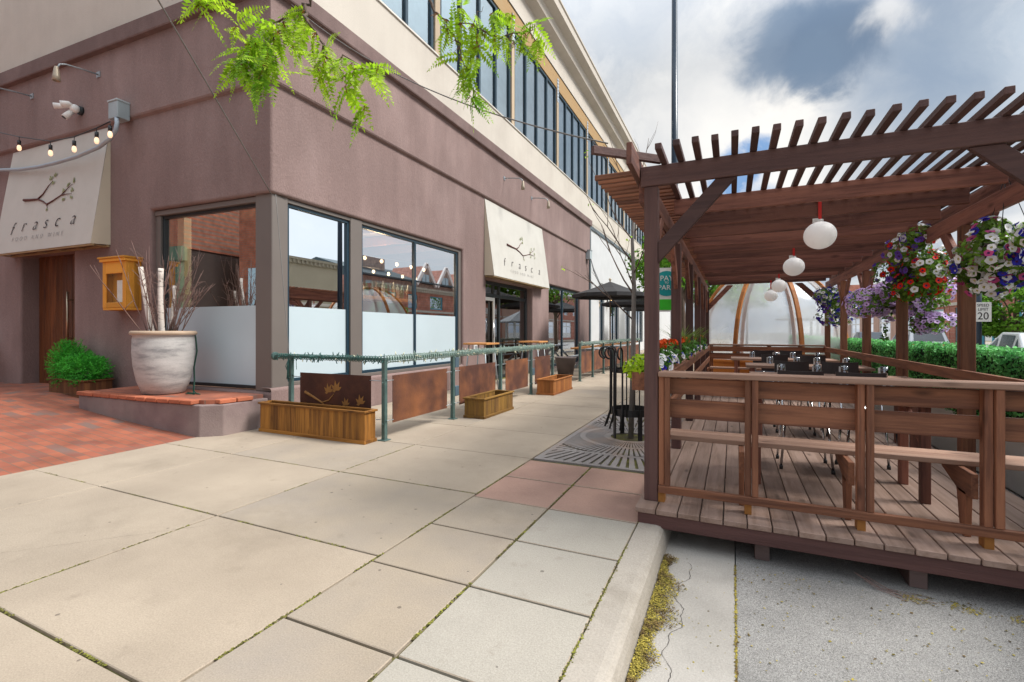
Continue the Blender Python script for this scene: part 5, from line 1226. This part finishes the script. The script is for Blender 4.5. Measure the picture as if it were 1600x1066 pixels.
# ------------------------------------------------------------------ cars
CARGLASS = mat('car_glass', (.05, .065, .08), .15, .02, 2, spec=.8)
def car(x, y, kind, paint, label):
    t = thing('parked_car', label, 'car', (x, y, -.157), 'cars parked across the street')
    suv = kind == 'suv'; Hb = .98 if suv else .88; Ht = 1.72 if suv else 1.53; Ln = 4.7; W = .93
    def loft(name, secs, m, parent):
        b = MB(); rings = []
        for (yy, hw, z0, z1, tw_) in secs:
            rings.append([b.bm.verts.new((x+a, y+yy, -.157+z)) for a, z in ((-hw*.92, z0), (-hw, z0+.15*(z1-z0)), (-hw, z0+.6*(z1-z0)), (-tw_, z1), (tw_, z1), (hw, z0+.6*(z1-z0)), (hw, z0+.15*(z1-z0)), (hw*.92, z0))])
        for a, c in zip(rings, rings[1:]):
            for k in range(8): b.bm.faces.new((a[k], a[(k+1) % 8], c[(k+1) % 8], c[k])).smooth = True
        b.bm.faces.new(rings[0]); b.bm.faces.new(rings[-1]); return b.build(name, m, parent, bevel=.02, seg=2, smooth=True)
    loft('body', [(0, .78, .35, Hb*.92, .70), (.08, .88, .28, Hb, .80), (.6, W, .22, Hb, .86), (2.2, W, .2, Hb, .87), (3.4, W, .22, Hb*.98, .85), (4.3, .9, .25, Hb*.84, .78), (4.65, .78, .3, Hb*.7, .6)], paint, t)
    yr = (.15, .55, 2.2, 3.35) if suv else (.75, 1.35, 2.3, 3.4)
    zb_, zt_ = Hb-.06, Ht
    cab = [(yr[0], .80, .74), (yr[1], .80, .62), (yr[2], .80, .62), (yr[3], .80, .72)]
    zz_ = [Hb+.02, zt_-.03, zt_, Hb+.0]
    def cp(i, sg, k, o=0): yy, h0, h1 = cab[i]; return (x+sg*(h0+(h1-h0)*k+o), y+yy, -.157+zb_+(zz_[i]-zb_)*k)
    b = MB(); rings = []
    for i in range(4): rings.append([b.bm.verts.new(cp(i, -1, 0)), b.bm.verts.new(cp(i, -1, 1)), b.bm.verts.new(cp(i, 1, 1)), b.bm.verts.new(cp(i, 1, 0))])
    for a_, c_ in zip(rings, rings[1:]):
        for k in range(4): b.bm.faces.new((a_[k], a_[(k+1) % 4], c_[(k+1) % 4], c_[k]))
    b.bm.faces.new(rings[0]); b.bm.faces.new(rings[-1]); b.build('cabin', paint, t, bevel=.05, seg=3)
    def mixp(p, q, k): return tuple(p[i]+(q[i]-p[i])*k for i in range(3))
    def quadp(A, B, C, D, m0, name, off):
        def P(a, c): q = mixp(mixp(A, B, a), mixp(D, C, a), c); return (q[0]+off[0], q[1]+off[1], q[2]+off[2])
        b = MB(); b.poly([P(m0, m0*1.2), P(1-m0, m0*1.2), P(1-m0, 1-m0), P(m0, 1-m0)]); b.build(name, CARGLASS, t)
    quadp(cp(0, -1, 1), cp(0, 1, 1), cp(1, 1, 1), cp(1, -1, 1), .10, 'rear_window', (0, -.012, .012))
    for sgn in (-1, 1):
        quadp(cp(1, sgn, 0), cp(2, sgn, 0), cp(2, sgn, 1), cp(1, sgn, 1), .10, 'side_window', (sgn*.012, 0, 0))
        b = MB(); b.poly([(q[0]+sgn*.012, q[1], q[2]) for q in (mixp(cp(1, sgn, .22), cp(0, sgn, .4), .05), mixp(cp(1, sgn, .22), cp(0, sgn, .4), .6), mixp(cp(1, sgn, .85), cp(0, sgn, .9), .1))]); b.build('side_window', CARGLASS, t)
        b = MB(); b.poly([(q[0]+sgn*.012, q[1], q[2]) for q in (mixp(cp(2, sgn, .22), cp(3, sgn, .4), .05), mixp(cp(2, sgn, .22), cp(3, sgn, .4), .7), mixp(cp(2, sgn, .85), cp(3, sgn, .9), .1))]); b.build('side_window', CARGLASS, t)
    for sgn in (-1, 1):
        b = MB(); b.hexa([(x+sgn*a, y+q, -.157+z) for z in (Hb-.2, Hb-.02) for a, q in ((.42, -.01), (.84, .05), (.86, .2), (.42, .1))]); b.build('tail_light', mat('tail_lens', (.6, .02, .02), .2, emit=(.8, .02, .01), estr=.15), t, bevel=.015)
        b = MB(); b.hexa([(x+sgn*a, y+q, -.157+z) for z in (Hb+.05, Hb+.2) for a, q in ((.84, 3.0), (1.05, 3.02), (1.05, 3.14), (.84, 3.16))]); b.build('mirror', paint, t, bevel=.02)
        for yy in (.85, 3.75):
            b = MB(); b.tube([(x+sgn*.72, y+yy, .16), (x+sgn*.94, y+yy, .16)], .33, 22); wo = b.build('wheel', BLACK, t)
            b = MB(); b.tube([(x+sgn*.93, y+yy, .16), (x+sgn*.95, y+yy, .16)], .21, 14); b.build('rim', GALV, wo)
SILVER = mat('paint_silver', (.42, .44, .47), .3, .02, 2, metal=.5, coat=.6); PALE = mat('paint_white_car', (.60, .62, .63), .3, .02, 2, metal=.2, coat=.6); DKCAR = mat('paint_dark', (.06, .07, .09), .3, .02, 2, metal=.4, coat=.6)
car(8.45, 28.5, 'suv', SILVER, 'silver hatchback parked beyond the hedge between two pergola posts')
car(8.3, 17.7, 'sedan', PALE, 'white sedan parked beyond the hedge near the leafy street tree')
car(8.4, 37.5, 'sedan', DKCAR, 'dark car parked farthest up the street beyond the hedge')

# ------------------------------------------------------------------ trees
def tree(name, label, x, y, h, cr, lm, n, size, z0=-.02, group=None, trunk=.14, cz=None, sq=1.0, extra=None):
    t = thing(name, label, 'tree', (x, y, z0), group)
    b = MB(); b.tube([(x, y, z0), (x+.05, y, h*.35), (x-.03, y+.05, h*.62), (x, y, h*.9)], [trunk, trunk*.75, trunk*.5, trunk*.12], 9); b.build('trunk', BARK, t)
    b = MB(); V = []; F = []; cz = cz or h*.66
    for k in range(16):
        a = R.uniform(0, 6.28); el = R.uniform(-.5, 1.1); rr = R.uniform(.35, .85)
        c = (x+cr*rr*math.cos(a)*math.cos(el), y+cr*rr*math.sin(a)*math.cos(el), cz+(h-cz)*.8*math.sin(el)*sq)
        b.tube([(x, y, h*R.uniform(.3, .5)), ((x+c[0])/2, (y+c[1])/2, (h*.45+c[2])/2+.1), c], [trunk*.4, trunk*.25, trunk*.06], 5)
        for q in range(3):
            s = cr*R.uniform(.22, .42); leafquads(V, F, (c[0]+R.gauss(0, cr*.18), c[1]+R.gauss(0, cr*.18), c[2]+R.gauss(0, cr*.14)), n//48, (s, s, s*.75), size, .4, .3)
    b.build('limb', BARK, t); rawmesh('crown', V, F, lm, t)
tree('street_tree', 'lime green leafy street tree across the road behind the white sedan', 11.7, 29.2, 3.6, 1.5, TREEL, 7000, .10, cz=2.0)
for i, (x, y, h, cr, lab) in enumerate(((-1.9, 21, 5.6, 2.0, 'bright green street tree between the dome and the shopfronts'), (-1.6, 31, 7.0, 2.6, 'tall green street tree up the sidewalk past the dome'), (-1.8, 44, 8, 3.0, 'green street tree farthest up the near sidewalk'), (1.5, 60, 8, 3.4, 'big green tree closing the end of the street'))):
    tree('street_tree', lab, x, y, h, cr, TREEL if i < 2 else TREEL2, 5500, .12)
tree('street_tree', 'leafy tree on the opposite pavement out past the pergola', 10.4, 16.0, 6.2, 2.3, TREEL2, 6000, .12)

# honey locust: trunk behind the viewpoint, boughs reaching over into the top of the picture
t = thing('honey_locust', 'honey locust tree whose feathery lime leaves hang into the top of the picture', 'tree', (-1.9, -.6, 0))
b = MB(); b.tube([(-1.9, -.9, 0), (-1.92, -.85, 1.6), (-1.88, -.75, 2.9), (-1.8, -.5, 4.0), (-1.75, -.3, 5.0)], [.11, .095, .085, .06, .03], 12); b.build('trunk', BARK, t)
def pdir(u, v, d):
    a = (u-800)/745; c = (518-v)/745; th = rad(24.785)
    return Vector((d*(-math.sin(th)+math.cos(th)*a), d*(math.cos(th)+math.sin(th)*a), 1.4+d*c))
boughs = [
    ([(520, -120, 2.7), (500, -40, 2.75), (485, 0, 2.8), (470, 15, 2.8), (443, 28, 2.8), (420, 35, 2.85), (400, 45, 2.9)], .012),
    ([(478, 8, 2.8), (474, 25, 2.75), (488, 42, 2.7), (503, 70, 2.7), (515, 95, 2.7), (532, 112, 2.72), (548, 130, 2.75)], .009),
    ([(505, 68, 2.7), (502, 90, 2.68), (492, 108, 2.68)], .005),
    ([(444, 28, 2.8), (442, 45, 2.78), (434, 56, 2.78)], .006),
    ([(400, 45, 2.9), (385, 75, 2.9), (370, 100, 2.92)], .005),
    ([(430, 35, 2.85), (425, 70, 2.8), (410, 110, 2.8)], .005),
    ([(515, 95, 2.7), (535, 90, 2.65), (560, 100, 2.65), (575, 110, 2.65)], .005),
    ([(340, -60, 2.6), (325, -20, 2.6), (318, 5, 2.6)], .006),
    ([(520, -120, 2.7), (590, -110, 3.0), (650, -60, 3.1), (672, 0, 3.1), (680, 18, 3.1), (695, 33, 3.1), (712, 39, 3.1), (740, 38, 3.1)], .013),
    ([(695, 33, 3.1), (708, 55, 3.1), (718, 66, 3.1), (719, 88, 3.1), (730, 108, 3.1), (735, 130, 3.12)], .008),
    ([(740, 38, 3.1), (760, 52, 3.1), (785, 60, 3.12), (800, 66, 3.12), (818, 74, 3.15)], .008),
    ([(785, 60, 3.12), (805, 52, 3.1), (825, 50, 3.1), (835, 38, 3.1)], .006),
    ([(740, 38, 3.1), (745, 25, 3.15), (755, 10, 3.15)], .005),
    ([(740, 40, 3.1), (742, 60, 3.1), (748, 75, 3.1)], .004),
]
def wander(pts):
    out_ = []
    for i in range(len(pts)-1):
        p = pdir(*pts[i]); q = pdir(*pts[i+1])
        for k in range(3): out_.append(p.lerp(q, k/3)+Vector((R.gauss(0, .005), R.gauss(0, .012), R.gauss(0, .005))))
    out_.append(pdir(*pts[-1])); return out_
paths = []
for pts, r in boughs:
    pp = wander(pts); paths.append(pp); n = len(pp); b = MB(); b.tube(pp, [r*(1-.75*i/(n-1)) for i in range(n)], 7); b.build('bough', BARK, t)
b = MB(); s_ = paths[0][0]; b.tube([(-1.86, -.7, 3.1), (-1.9, .1, 3.7), (-2.0, .9, 3.95), tuple(s_)], [.05, .035, .024, .013], 9); b.tube([(-1.86, -.65, 3.3), (-2.3, -.1, 3.7), tuple(paths[7][0])], [.035, .02, .006], 8); b.build('limb', BARK, t)
LV = []; LF = []; BV = []; BF = []
RV = MB()
def frond(p, d, l_, droop):
    n = 11; pts = [Vector(p)]; d = Vector(d).normalized(); curl = Vector((R.gauss(0, .05), R.gauss(0, .05), -droop))
    for i in range(n): d = (d+curl*.12).normalized(); pts.append(pts[-1]+d*l_/n)
    side0 = d.cross(Vector((0, 0, 1))); side0 = side0.normalized() if side0.length > .05 else Vector((1, 0, 0)); tw_ = R.uniform(-.9, .9)
    up0 = side0.cross(d).normalized(); side = side0*math.cos(tw_)+up0*math.sin(tw_)
    for i in range(1, n+1):
        k = i/n; ll = l_*.21*math.sin(math.pi*min(.92, .25+.72*k)**.9)+.004
        dd = (pts[i]-pts[i-1]).normalized()
        for sgn in (-1, 1):
            e = (side*sgn+dd*.35+Vector((0, 0, -.12))+Vector((R.gauss(0, .08), R.gauss(0, .08), R.gauss(0, .08)))).normalized(); wv = dd*ll*.25
            o = pts[i]; b_ = len(LV); LV.extend([tuple(o), tuple(o+e*ll*.45+wv), tuple(o+e*ll), tuple(o+e*ll*.45-wv)]); LF.append((b_, b_+1, b_+2, b_+3))
    e = (pts[-1]-pts[-2]).normalized(); o = pts[-1]; b_ = len(LV); s2 = side*.005; LV.extend([tuple(o), tuple(o+e*.015+s2), tuple(o+e*.03), tuple(o+e*.015-s2)]); LF.append((b_, b_+1, b_+2, b_+3))
    for i in range(n):   # rachis
        s2 = side*.0008; b_ = len(LV); LV.extend([tuple(pts[i]-s2), tuple(pts[i]+s2), tuple(pts[i+1]+s2), tuple(pts[i+1]-s2)]); LF.append((b_, b_+1, b_+2, b_+3))
def tuft(p, n, l_, sp_=1.0):
    for i in range(n):
        d = Vector((R.gauss(0, .75), R.gauss(0, .75), R.gauss(-.35, .5)))*sp_+Vector((0, 0, -.25)); frond(p, d, l_*R.uniform(.7, 1.2), R.uniform(.15, .8))
    for i in range(3):     # brown catkins
        d = Vector((R.gauss(0, .5), R.gauss(0, .5), -.8)).normalized(); q = Vector(p)
        for j in range(9):
            q = q+d*.006; s = Vector((R.gauss(0, 1), R.gauss(0, 1), R.gauss(0, 1))).normalized()*.0045; u2 = d.cross(s).normalized()*.0045; b_ = len(BV); BV.extend([tuple(q-s), tuple(q+u2), tuple(q+s), tuple(q-u2)]); BF.append((b_, b_+1, b_+2, b_+3))
dens = [2, 5, 5, 5, 6, 6, 5, 4, 1, 4, 3, 4, 3, 4]
for pi, pp in enumerate(paths):
    n = len(pp); st = n//2 if pi in (0, 8) else 1
    for i in range(st, n, 2 if pi not in (4, 5) else 1):
        if pp[i].z > pdir(500, -10, 2.9).z+.05: continue
        tuft(pp[i], max(1, dens[pi]//2+(i == n-1)*2), .20)
for u, v, d, n in ((395, 60, 2.9, 6), (375, 90, 2.9, 6), (420, 90, 2.85, 6), (370, 40, 2.9, 3), (400, 130, 2.85, 5), (460, 70, 2.8, 4), (540, 135, 2.75, 5), (570, 165, 2.75, 4), (500, 120, 2.7, 5), (590, 105, 2.65, 4), (470, 20, 2.85, 4), (735, 150, 3.12, 5), (840, 60, 3.15, 5), (770, 20, 3.1, 6), (720, 10, 3.1, 4), (800, 20, 3.1, 4), (745, 90, 3.1, 4), (310, 5, 2.6, 4), (335, 0, 2.6, 2)):
    tuft(pdir(u, v, d), max(2, n-1), .21)
rawmesh('foliage', LV, LF, LOCUST, t); rawmesh('catkin', BV, BF, BUDS, t, kind='stuff')

# ------------------------------------------------------------------ cables
def cable(p, q, sag, r, label, n=14):
    p = Vector(p); q = Vector(q); b = MB(); b.tube([p.lerp(q, i/n)-Vector((0, 0, sag*4*(i/n)*(1-i/n))) for i in range(n+1)], r, 6)
    tag(b.build('cable', mat('cable_grey_%d' % int(r*1e5), (.16, .15, .14), .5)), label, 'cable')
e0 = pdir(247, 0, 4.0); c0_ = Vector((-6.13, 4.86, 3.42)); cable(c0_, c0_+(e0-c0_)*1.5, 0.0, .008, 'thin steel cable running from the building corner up over the brick court')
cable((-6.0, 5.1, 6.3), (-.93, 3.9, 2.95), .28, .007, 'thin sagging wire between the brown building and the pergola corner')
cable((-6.12, 4.93, 3.42), (-5.76, 4.86, 1.05), -.02, .006, 'thin cord from the building corner down to the end of the railing')

# ------------------------------------------------------------------ white shopfront next door
t = thing('white_shopfront', 'white painted shopfront with dark steel frame next to the brown restaurant', 'building', (-8, 30, 0))
def FW(s, o, z): return (-6.15+o, 22+s, z)
b = MB(); holes = [(1.9, 3.0, 0, 3.9), (4.4, 6.6, .7, 3.9), (8.5, 10, 0, 3.6), (12, 15, .6, 3.6), (18, 22, .6, 3.6)]
wall(b, FW, [.2]+[q for h in holes for q in h[:2]]+[38], sorted({0, .6, .7, 3.6, 3.9, 6.3}), holes, .2); b.build('wall', mat('white_brick', (.56, .565, .57), .8, .05, 2, .2, 30), t)
b = MB(); b.fbox(FW, 0, .2, -.3, .05, 0, 6.45); b.fbox(FW, .2, 38, -.3, .05, 6.28, 6.45); b.build('steel_frame', mat('steel_slate', (.085, .11, .125), .5), t)
for h in holes: window(FW, h[0], h[1], h[2], h[3], [(h[0]+h[1])/2] if h[1]-h[0] > 1.6 else [], -.1, .09, DARKBLUE, GLASSW, parent=t, transom=2.9)
b = MB(); b.fbox(FW, .2, 38, -3, -.8, 0, 6.3); b.build('interior', mat('interior_grey', (.06, .06, .065)), t)
for s, lab in ((2.6, 'brass lantern on the white shopfront by its door'),):
    lt = thing('wall_lantern', lab, 'lantern', FW(3.6, .15, 2.9)); b = MB(); b.fbox(FW, 3.52, 3.68, .0, .04, 2.9, 3.1); b.fbox(FW, 3.58, 3.62, .04, .2, 3.1, 3.13); b.build('bracket', BLACK, lt)
    b = MB(); p = FW(3.6, .2, 2.75); b.lathe([(.03, 0), (.07, .02), (.075, .28), (.04, .34)], p, 10); b.build('glass', mat('lantern_amber', (.8, .5, .15), .3, emit=(1, .6, .2), estr=.8), lt)
t = thing('outlet_box', 'small white outlet box on the brown wall beside the street awning', 'electric box', FR(6.05, 0, .98))
b = MB(); b.fbox(FR, 5.98, 6.14, 0, .06, .85, 1.08); b.build('case', WHITE, t, bevel=.006)
b = MB(); b.fbox(FR, 6.01, 6.11, .06, .068, .90, 1.03); b.build('cover', GALV, t)
t = thing('junction_box', 'small grey junction box high on the corner post by the white shopfront', 'electric box', FR(16.75, 0, 4.9))
b = MB(); b.fbox(FR, 16.6, 16.95, .0, .2, 4.75, 5.15); b.build('case', mat('box_grey_far', (.4, .45, .47), .5), t, bevel=.008)
b = MB(); b.fbox(FR, 16.58, 16.97, 0, .215, 5.15, 5.18); b.build('lid', GALV, t)
for k in range(2):
    b = MB(); b.tube([(-5.95, 21.6, 4.8), (-5.9, 21.9, 4.35-.1*k), (-5.85, 22.9, 3.75-.12*k), (-5.6, 24.5, 3.45-.1*k), (-5.2, 26.5, 3.55), (-4.6, 28, 3.9+.1*k)], .022, 6)
    tag(b.build('conduit', mat('cable_pale_%d' % k, (.4, .42, .44), .5)), 'pale cable drooping from the far junction box past the white shopfront', 'cable', 'pale cables by the far junction box')
# market umbrellas
def umbrella(x, y, z, r, label):
    t = thing('patio_umbrella', label, 'umbrella', (x, y, 0), 'black market umbrellas on the patios')
    b = MB(); b.tube([(x, y, 0), (x, y, z+.5)], .025, 8); b.build('pole', mat('umbrella_pole', (.2, .14, .1), .5), t)
    b = MB(); n = 8; top = b.bm.verts.new((x, y, z+.46)); r1 = [b.bm.verts.new((x+r*.5*math.cos(math.pi/8+k*math.pi/4), y+r*.5*math.sin(math.pi/8+k*math.pi/4), z+.20)) for k in range(n)]; r2 = [b.bm.verts.new((x+r*math.cos(math.pi/8+k*math.pi/4), y+r*math.sin(math.pi/8+k*math.pi/4), z)) for k in range(n)]; r3 = [b.bm.verts.new((v.co.x, v.co.y, z-.12)) for v in r2]
    for k in range(n):
        b.bm.faces.new((top, r1[k], r1[(k+1) % n])); b.bm.faces.new((r1[k], r2[k], r2[(k+1) % n], r1[(k+1) % n])); b.bm.faces.new((r2[k], r3[k], r3[(k+1) % n], r2[(k+1) % n]))
    b.build('canopy', mat('umbrella_cloth', (.035, .034, .036), .85, .1, 3), t, recalc=False)
    b = MB(); b.sphere((x, y, z+.53), .05, 10, 6); b.build('finial', mat('finial', (.5, .42, .3), .5), t)
umbrella(-3.95, 16.9, 2.72, 1.35, 'black patio umbrella nearest the street tree guard')
umbrella(-3.9, 21.0, 2.62, 1.35, 'black patio umbrella second along the white shopfront')
umbrella(-3.9, 25.5, 2.62, 1.35, 'black patio umbrella third along the white shopfront')
bm_ = [(-4.9, 18.2), (-4.9, 21.6)]
for i, (x, y) in enumerate(bm_):
    t = thing('picnic_table', ('grey picnic table under the first black umbrella', 'grey picnic table under the second black umbrella')[i], 'table', (x, y, 0), 'picnic tables by the shopfronts')
    b = MB(); b.box(x-.4, x+.4, y-.8, y+.8, .72, .76); b.build('tabletop', mat('grey_table_%d' % i, (.4, .42, .44), .6), t, bevel=.004)
    for s in (-1, 1):
        b = MB(); b.box(x+s*.65-.13, x+s*.65+.13, y-.8, y+.8, .43, .46); b.build('seat', mat('grey_seat_%d%d' % (i, s), (.4, .42, .44), .6), t)
        b = MB(); b.beam((x-.6, y+s*.6, 0), (x+.1, y+s*.6, .72), .04, .08); b.beam((x+.6, y+s*.6, 0), (x-.1, y+s*.6, .72), .04, .08); b.build('trestle', GALV, t)

# ------------------------------------------------------------------ buildings across the street
def FX(x):
    def F(s, o, z): return (x-o, s, z)
    return F
F13 = FX(13.6)
def shop(name, label, y0, y1, h, m, ups, shopw, cornice, parent_x=13.6, depth=14, signtext=None, signm=None, trim=None):
    F = FX(parent_x); t = thing(name, label, 'building', (parent_x+depth/2, (y0+y1)/2, 0), 'shops across the street')
    holes = [(a, c, z0, z1) for (a, c, z0, z1) in ups+shopw]
    ss = [y0, y1]+[q for q_ in holes for q in q_[:2]]; zs = [-.1, h]+[q for q_ in holes for q in q_[2:]]
    b = MB(); wall(b, F, ss, zs, holes, .18)
    b.poly([F(y0, 0, -.1), F(y0, 0, h), (parent_x+depth, y0, h), (parent_x+depth, y0, -.1)]); b.poly([F(y1, 0, -.1), F(y1, 0, h), (parent_x+depth, y1, h), (parent_x+depth, y1, -.1)]); b.poly([F(y0, 0, h), F(y1, 0, h), (parent_x+depth, y1, h), (parent_x+depth, y0, h)])
    b.poly([F(y0, -.6, -.1), F(y1, -.6, -.1), F(y1, -.6, h), F(y0, -.6, h)])
    b.build('wall', m, t)
    b = MB(); sweepz = cornice
    b.fbox(F, y0-.02, y1+.02, -.2, .18, h-.05, h+.12); b.fbox(F, y0, y1, 0, .10, h-.3, h-.05)
    n = int((y1-y0)/.35)
    for i in range(n): b.fbox(F, y0+.1+i*.35, y0+.24+i*.35, .10, .16, h-.26, h-.05)
    b.build('cornice', cornice, t)
    for (a, c, z0, z1) in ups: window(F, a, c, z0, z1, [], -.08, .09, trim or WHITE, GLASSW, parent=t)
    for (a, c, z0, z1) in shopw: window(F, a, c, z0, z1, [(a+c)/2], -.08, .14, trim or WHITE, GLASSW, parent=t, transom=z0+(z1-z0)*.72)
    b = MB(); b.fbox(F, y0+.1, y1-.1, 0, .08, 3.15, 3.35); b.build('string_course', CREAM, t)
    if signtext:
        b = MB(); b.fbox(F, y0+.8, y1-1.2, .02, .10, 3.45, 4.15); b.build('sign_board', mat('sign_board_'+name, (.72, .72, .72), .6), t)
        text(signtext, .55, axes(F((y0+y1)/2-.2, .105, 3.8), (0, -1, 0), (0, 0, 1), (-1, 0, 0)), INK, t)
    return t
TEALTRIM = mat('teal_trim', (.08, .36, .48), .5); PALEBLUE = mat('pale_blue_trim', (.45, .62, .70), .5)
shop('brick_shop', 'one storey brick shop with pale blue windows and white signboard', 42.5, 54, 5.0, BRICKR, [], [(43.5, 47.2, .3, 3.0), (48.6, 53, .3, 3.0)], mat('dark_cornice', (.10, .035, .035), .8), signtext='WINE SISTERS', trim=PALEBLUE)
shop('brick_building', 'low brick building with small bright blue upper windows', 30, 42.4, 5.3, BRICKR, [(31.4, 33.0, 3.5, 4.75), (34.6, 36.0, 3.5, 4.75), (38.0, 40.2, 3.5, 4.75)], [(31, 34, .3, 3.0), (35.4, 38, .3, 3.0), (39, 41.6, .3, 3.0)], mat('stone_cornice', (.5, .43, .35), .8), trim=TEALTRIM)
shop('pink_building', 'pinkish brick block farther up the street', 54.2, 75, 6.2, mat('pink_wall', (.52, .33, .26), .85, .08, 1), [], [(56, 60, .3, 3), (62, 66, .3, 3), (68, 73, .3, 3)], mat('stone_cornice2', (.5, .4, .33), .8))
shop('far_brick_building', 'brick building at the far end of the street', 75.5, 95, 7.5, BRICKR, [(78, 80, 4.2, 6), (83, 85, 4.2, 6), (88, 90, 4.2, 6)], [(77, 82, .3, 3), (84, 90, .3, 3)], mat('stone_cornice3', (.5, .4, .33), .8))
TANM = mat('tan_stucco', (.36, .31, .225), .9, .06, 1)
shop('tan_building', 'low tan building across the street reflected in the corner windows', 12, 26.4, 6.2, TANM, [], [(14, 17, .5, 3), (19, 22, .5, 3), (23, 25.5, .5, 3)], mat('tan_cornice', (.30, .26, .19), .9), trim=DARKFRAME)
# gabled brick row behind, seen mirrored in the glass
t = thing('gabled_building', 'tall brick building with white edged gables reflected in the corner windows', 'building', (40, 60, 0))
b = MB(); b.box(30, 45, 46, 100, 0, 8.6); b.build('wall', BRICKR, t)
GREYROOF = mat('slate_roof', (.07, .10, .11), .8, .1, 1)
b = MB(); b.extr([(29.2, 46, 8.6), (29.2, 46, 8.8), (37, 46, 11.2), (45.5, 46, 8.8), (45.5, 46, 8.6)], (0, 54, 0)); b.build('roof', GREYROOF, t)
for k in range(6):
    y = 60+k*5.4
    b = MB(); b.extr([(29.6, y-2.1, 8.6), (29.6, y+2.1, 8.6), (29.6, y, 11.3)], (6, 0, 0)); b.build('gable', BRICKR, t)
    b = MB(); b.beam((29.4, y-2.5, 8.3), (29.4, y, 11.6), .5, .35, (1, 0, 0)); b.beam((29.4, y+2.5, 8.3), (29.4, y, 11.6), .5, .35, (1, 0, 0)); b.build('bargeboard', WHITE, t)
    b = MB(); b.box(29.5, 29.6, y-.9, y-.1, 8.7, 10.0); b.box(29.5, 29.6, y+.1, y+.9, 8.7, 10.0); b.build('window', PALEBLUE, t)
for k in range(6):
    y = 47.5+k*2.0; b = MB(); b.box(29.9, 30.01, y, y+1.1, 6.3, 8.0); b.build('window', PALEBLUE, t)
b = MB(); b.box(34, 36, 50, 56, 10.3, 12.0); b.build('chimney', BRICKR, t)
# brick building behind the viewpoint, mirrored in the court window
t = thing('rear_building', 'brick building with green columns reflected in the court window', 'building', (-52, -16, 0))
b = MB(); b.box(-70, -37.5, -26, -16, 8, 20); b.build('wall', BRICKO, t)
GRN = mat('green_panel', (.07, .13, .085), .6, .1, 1)
b = MB(); b.box(-70, -37.6, -25, -16.1, -.2, 8); b.build('shop_base', mat('dark_base', (.05, .035, .03), .7), t)
for x in (-38.3, -44, -50, -56):
    b = MB(); b.box(x-.9, x+.7, -16.4, -15.8, -.2, 8); b.build('column', GRN, t)
b = MB(); b.box(-70, -37.4, -16.2, -15.7, 7, 8.1); b.build('fascia', GRN, t)
t = thing('side_building', 'red brick building with sash windows reflected in the court window', 'building', (-25, -22, 0))
b = MB(); b.box(-34, -16, -30, -18, -.2, 12); b.build('wall', BRICKO, t)
for x in (-33, -29, -25, -21):
    b = MB(); b.box(x, x+1.8, -18.05, -17.95, 3.4, 6.4); b.build('window', PALEBLUE, t)
# white patio kiosk seen under the baskets
t = thing('patio_pavilion', 'grey roofed open pavilion up the street beyond the hedge', 'pavilion', (5.5, 42, -.15))
b = MB(); b.lathe([(2.6, 2.4), (2.6, 2.5), (0, 3.6)], (5.6, 42, -.15), 4, smooth=False); b.build('roof', mat('pavilion_roof', (.25, .26, .27), .7), t)
for dx, dy in ((-1.6, 0), (1.6, 0), (0, -1.6), (0, 1.6)):
    b = MB(); b.box(5.6+dx-.08, 5.6+dx+.08, 42+dy-.08, 42+dy+.08, -.15, 2.3); b.build('post', WHITE, t)
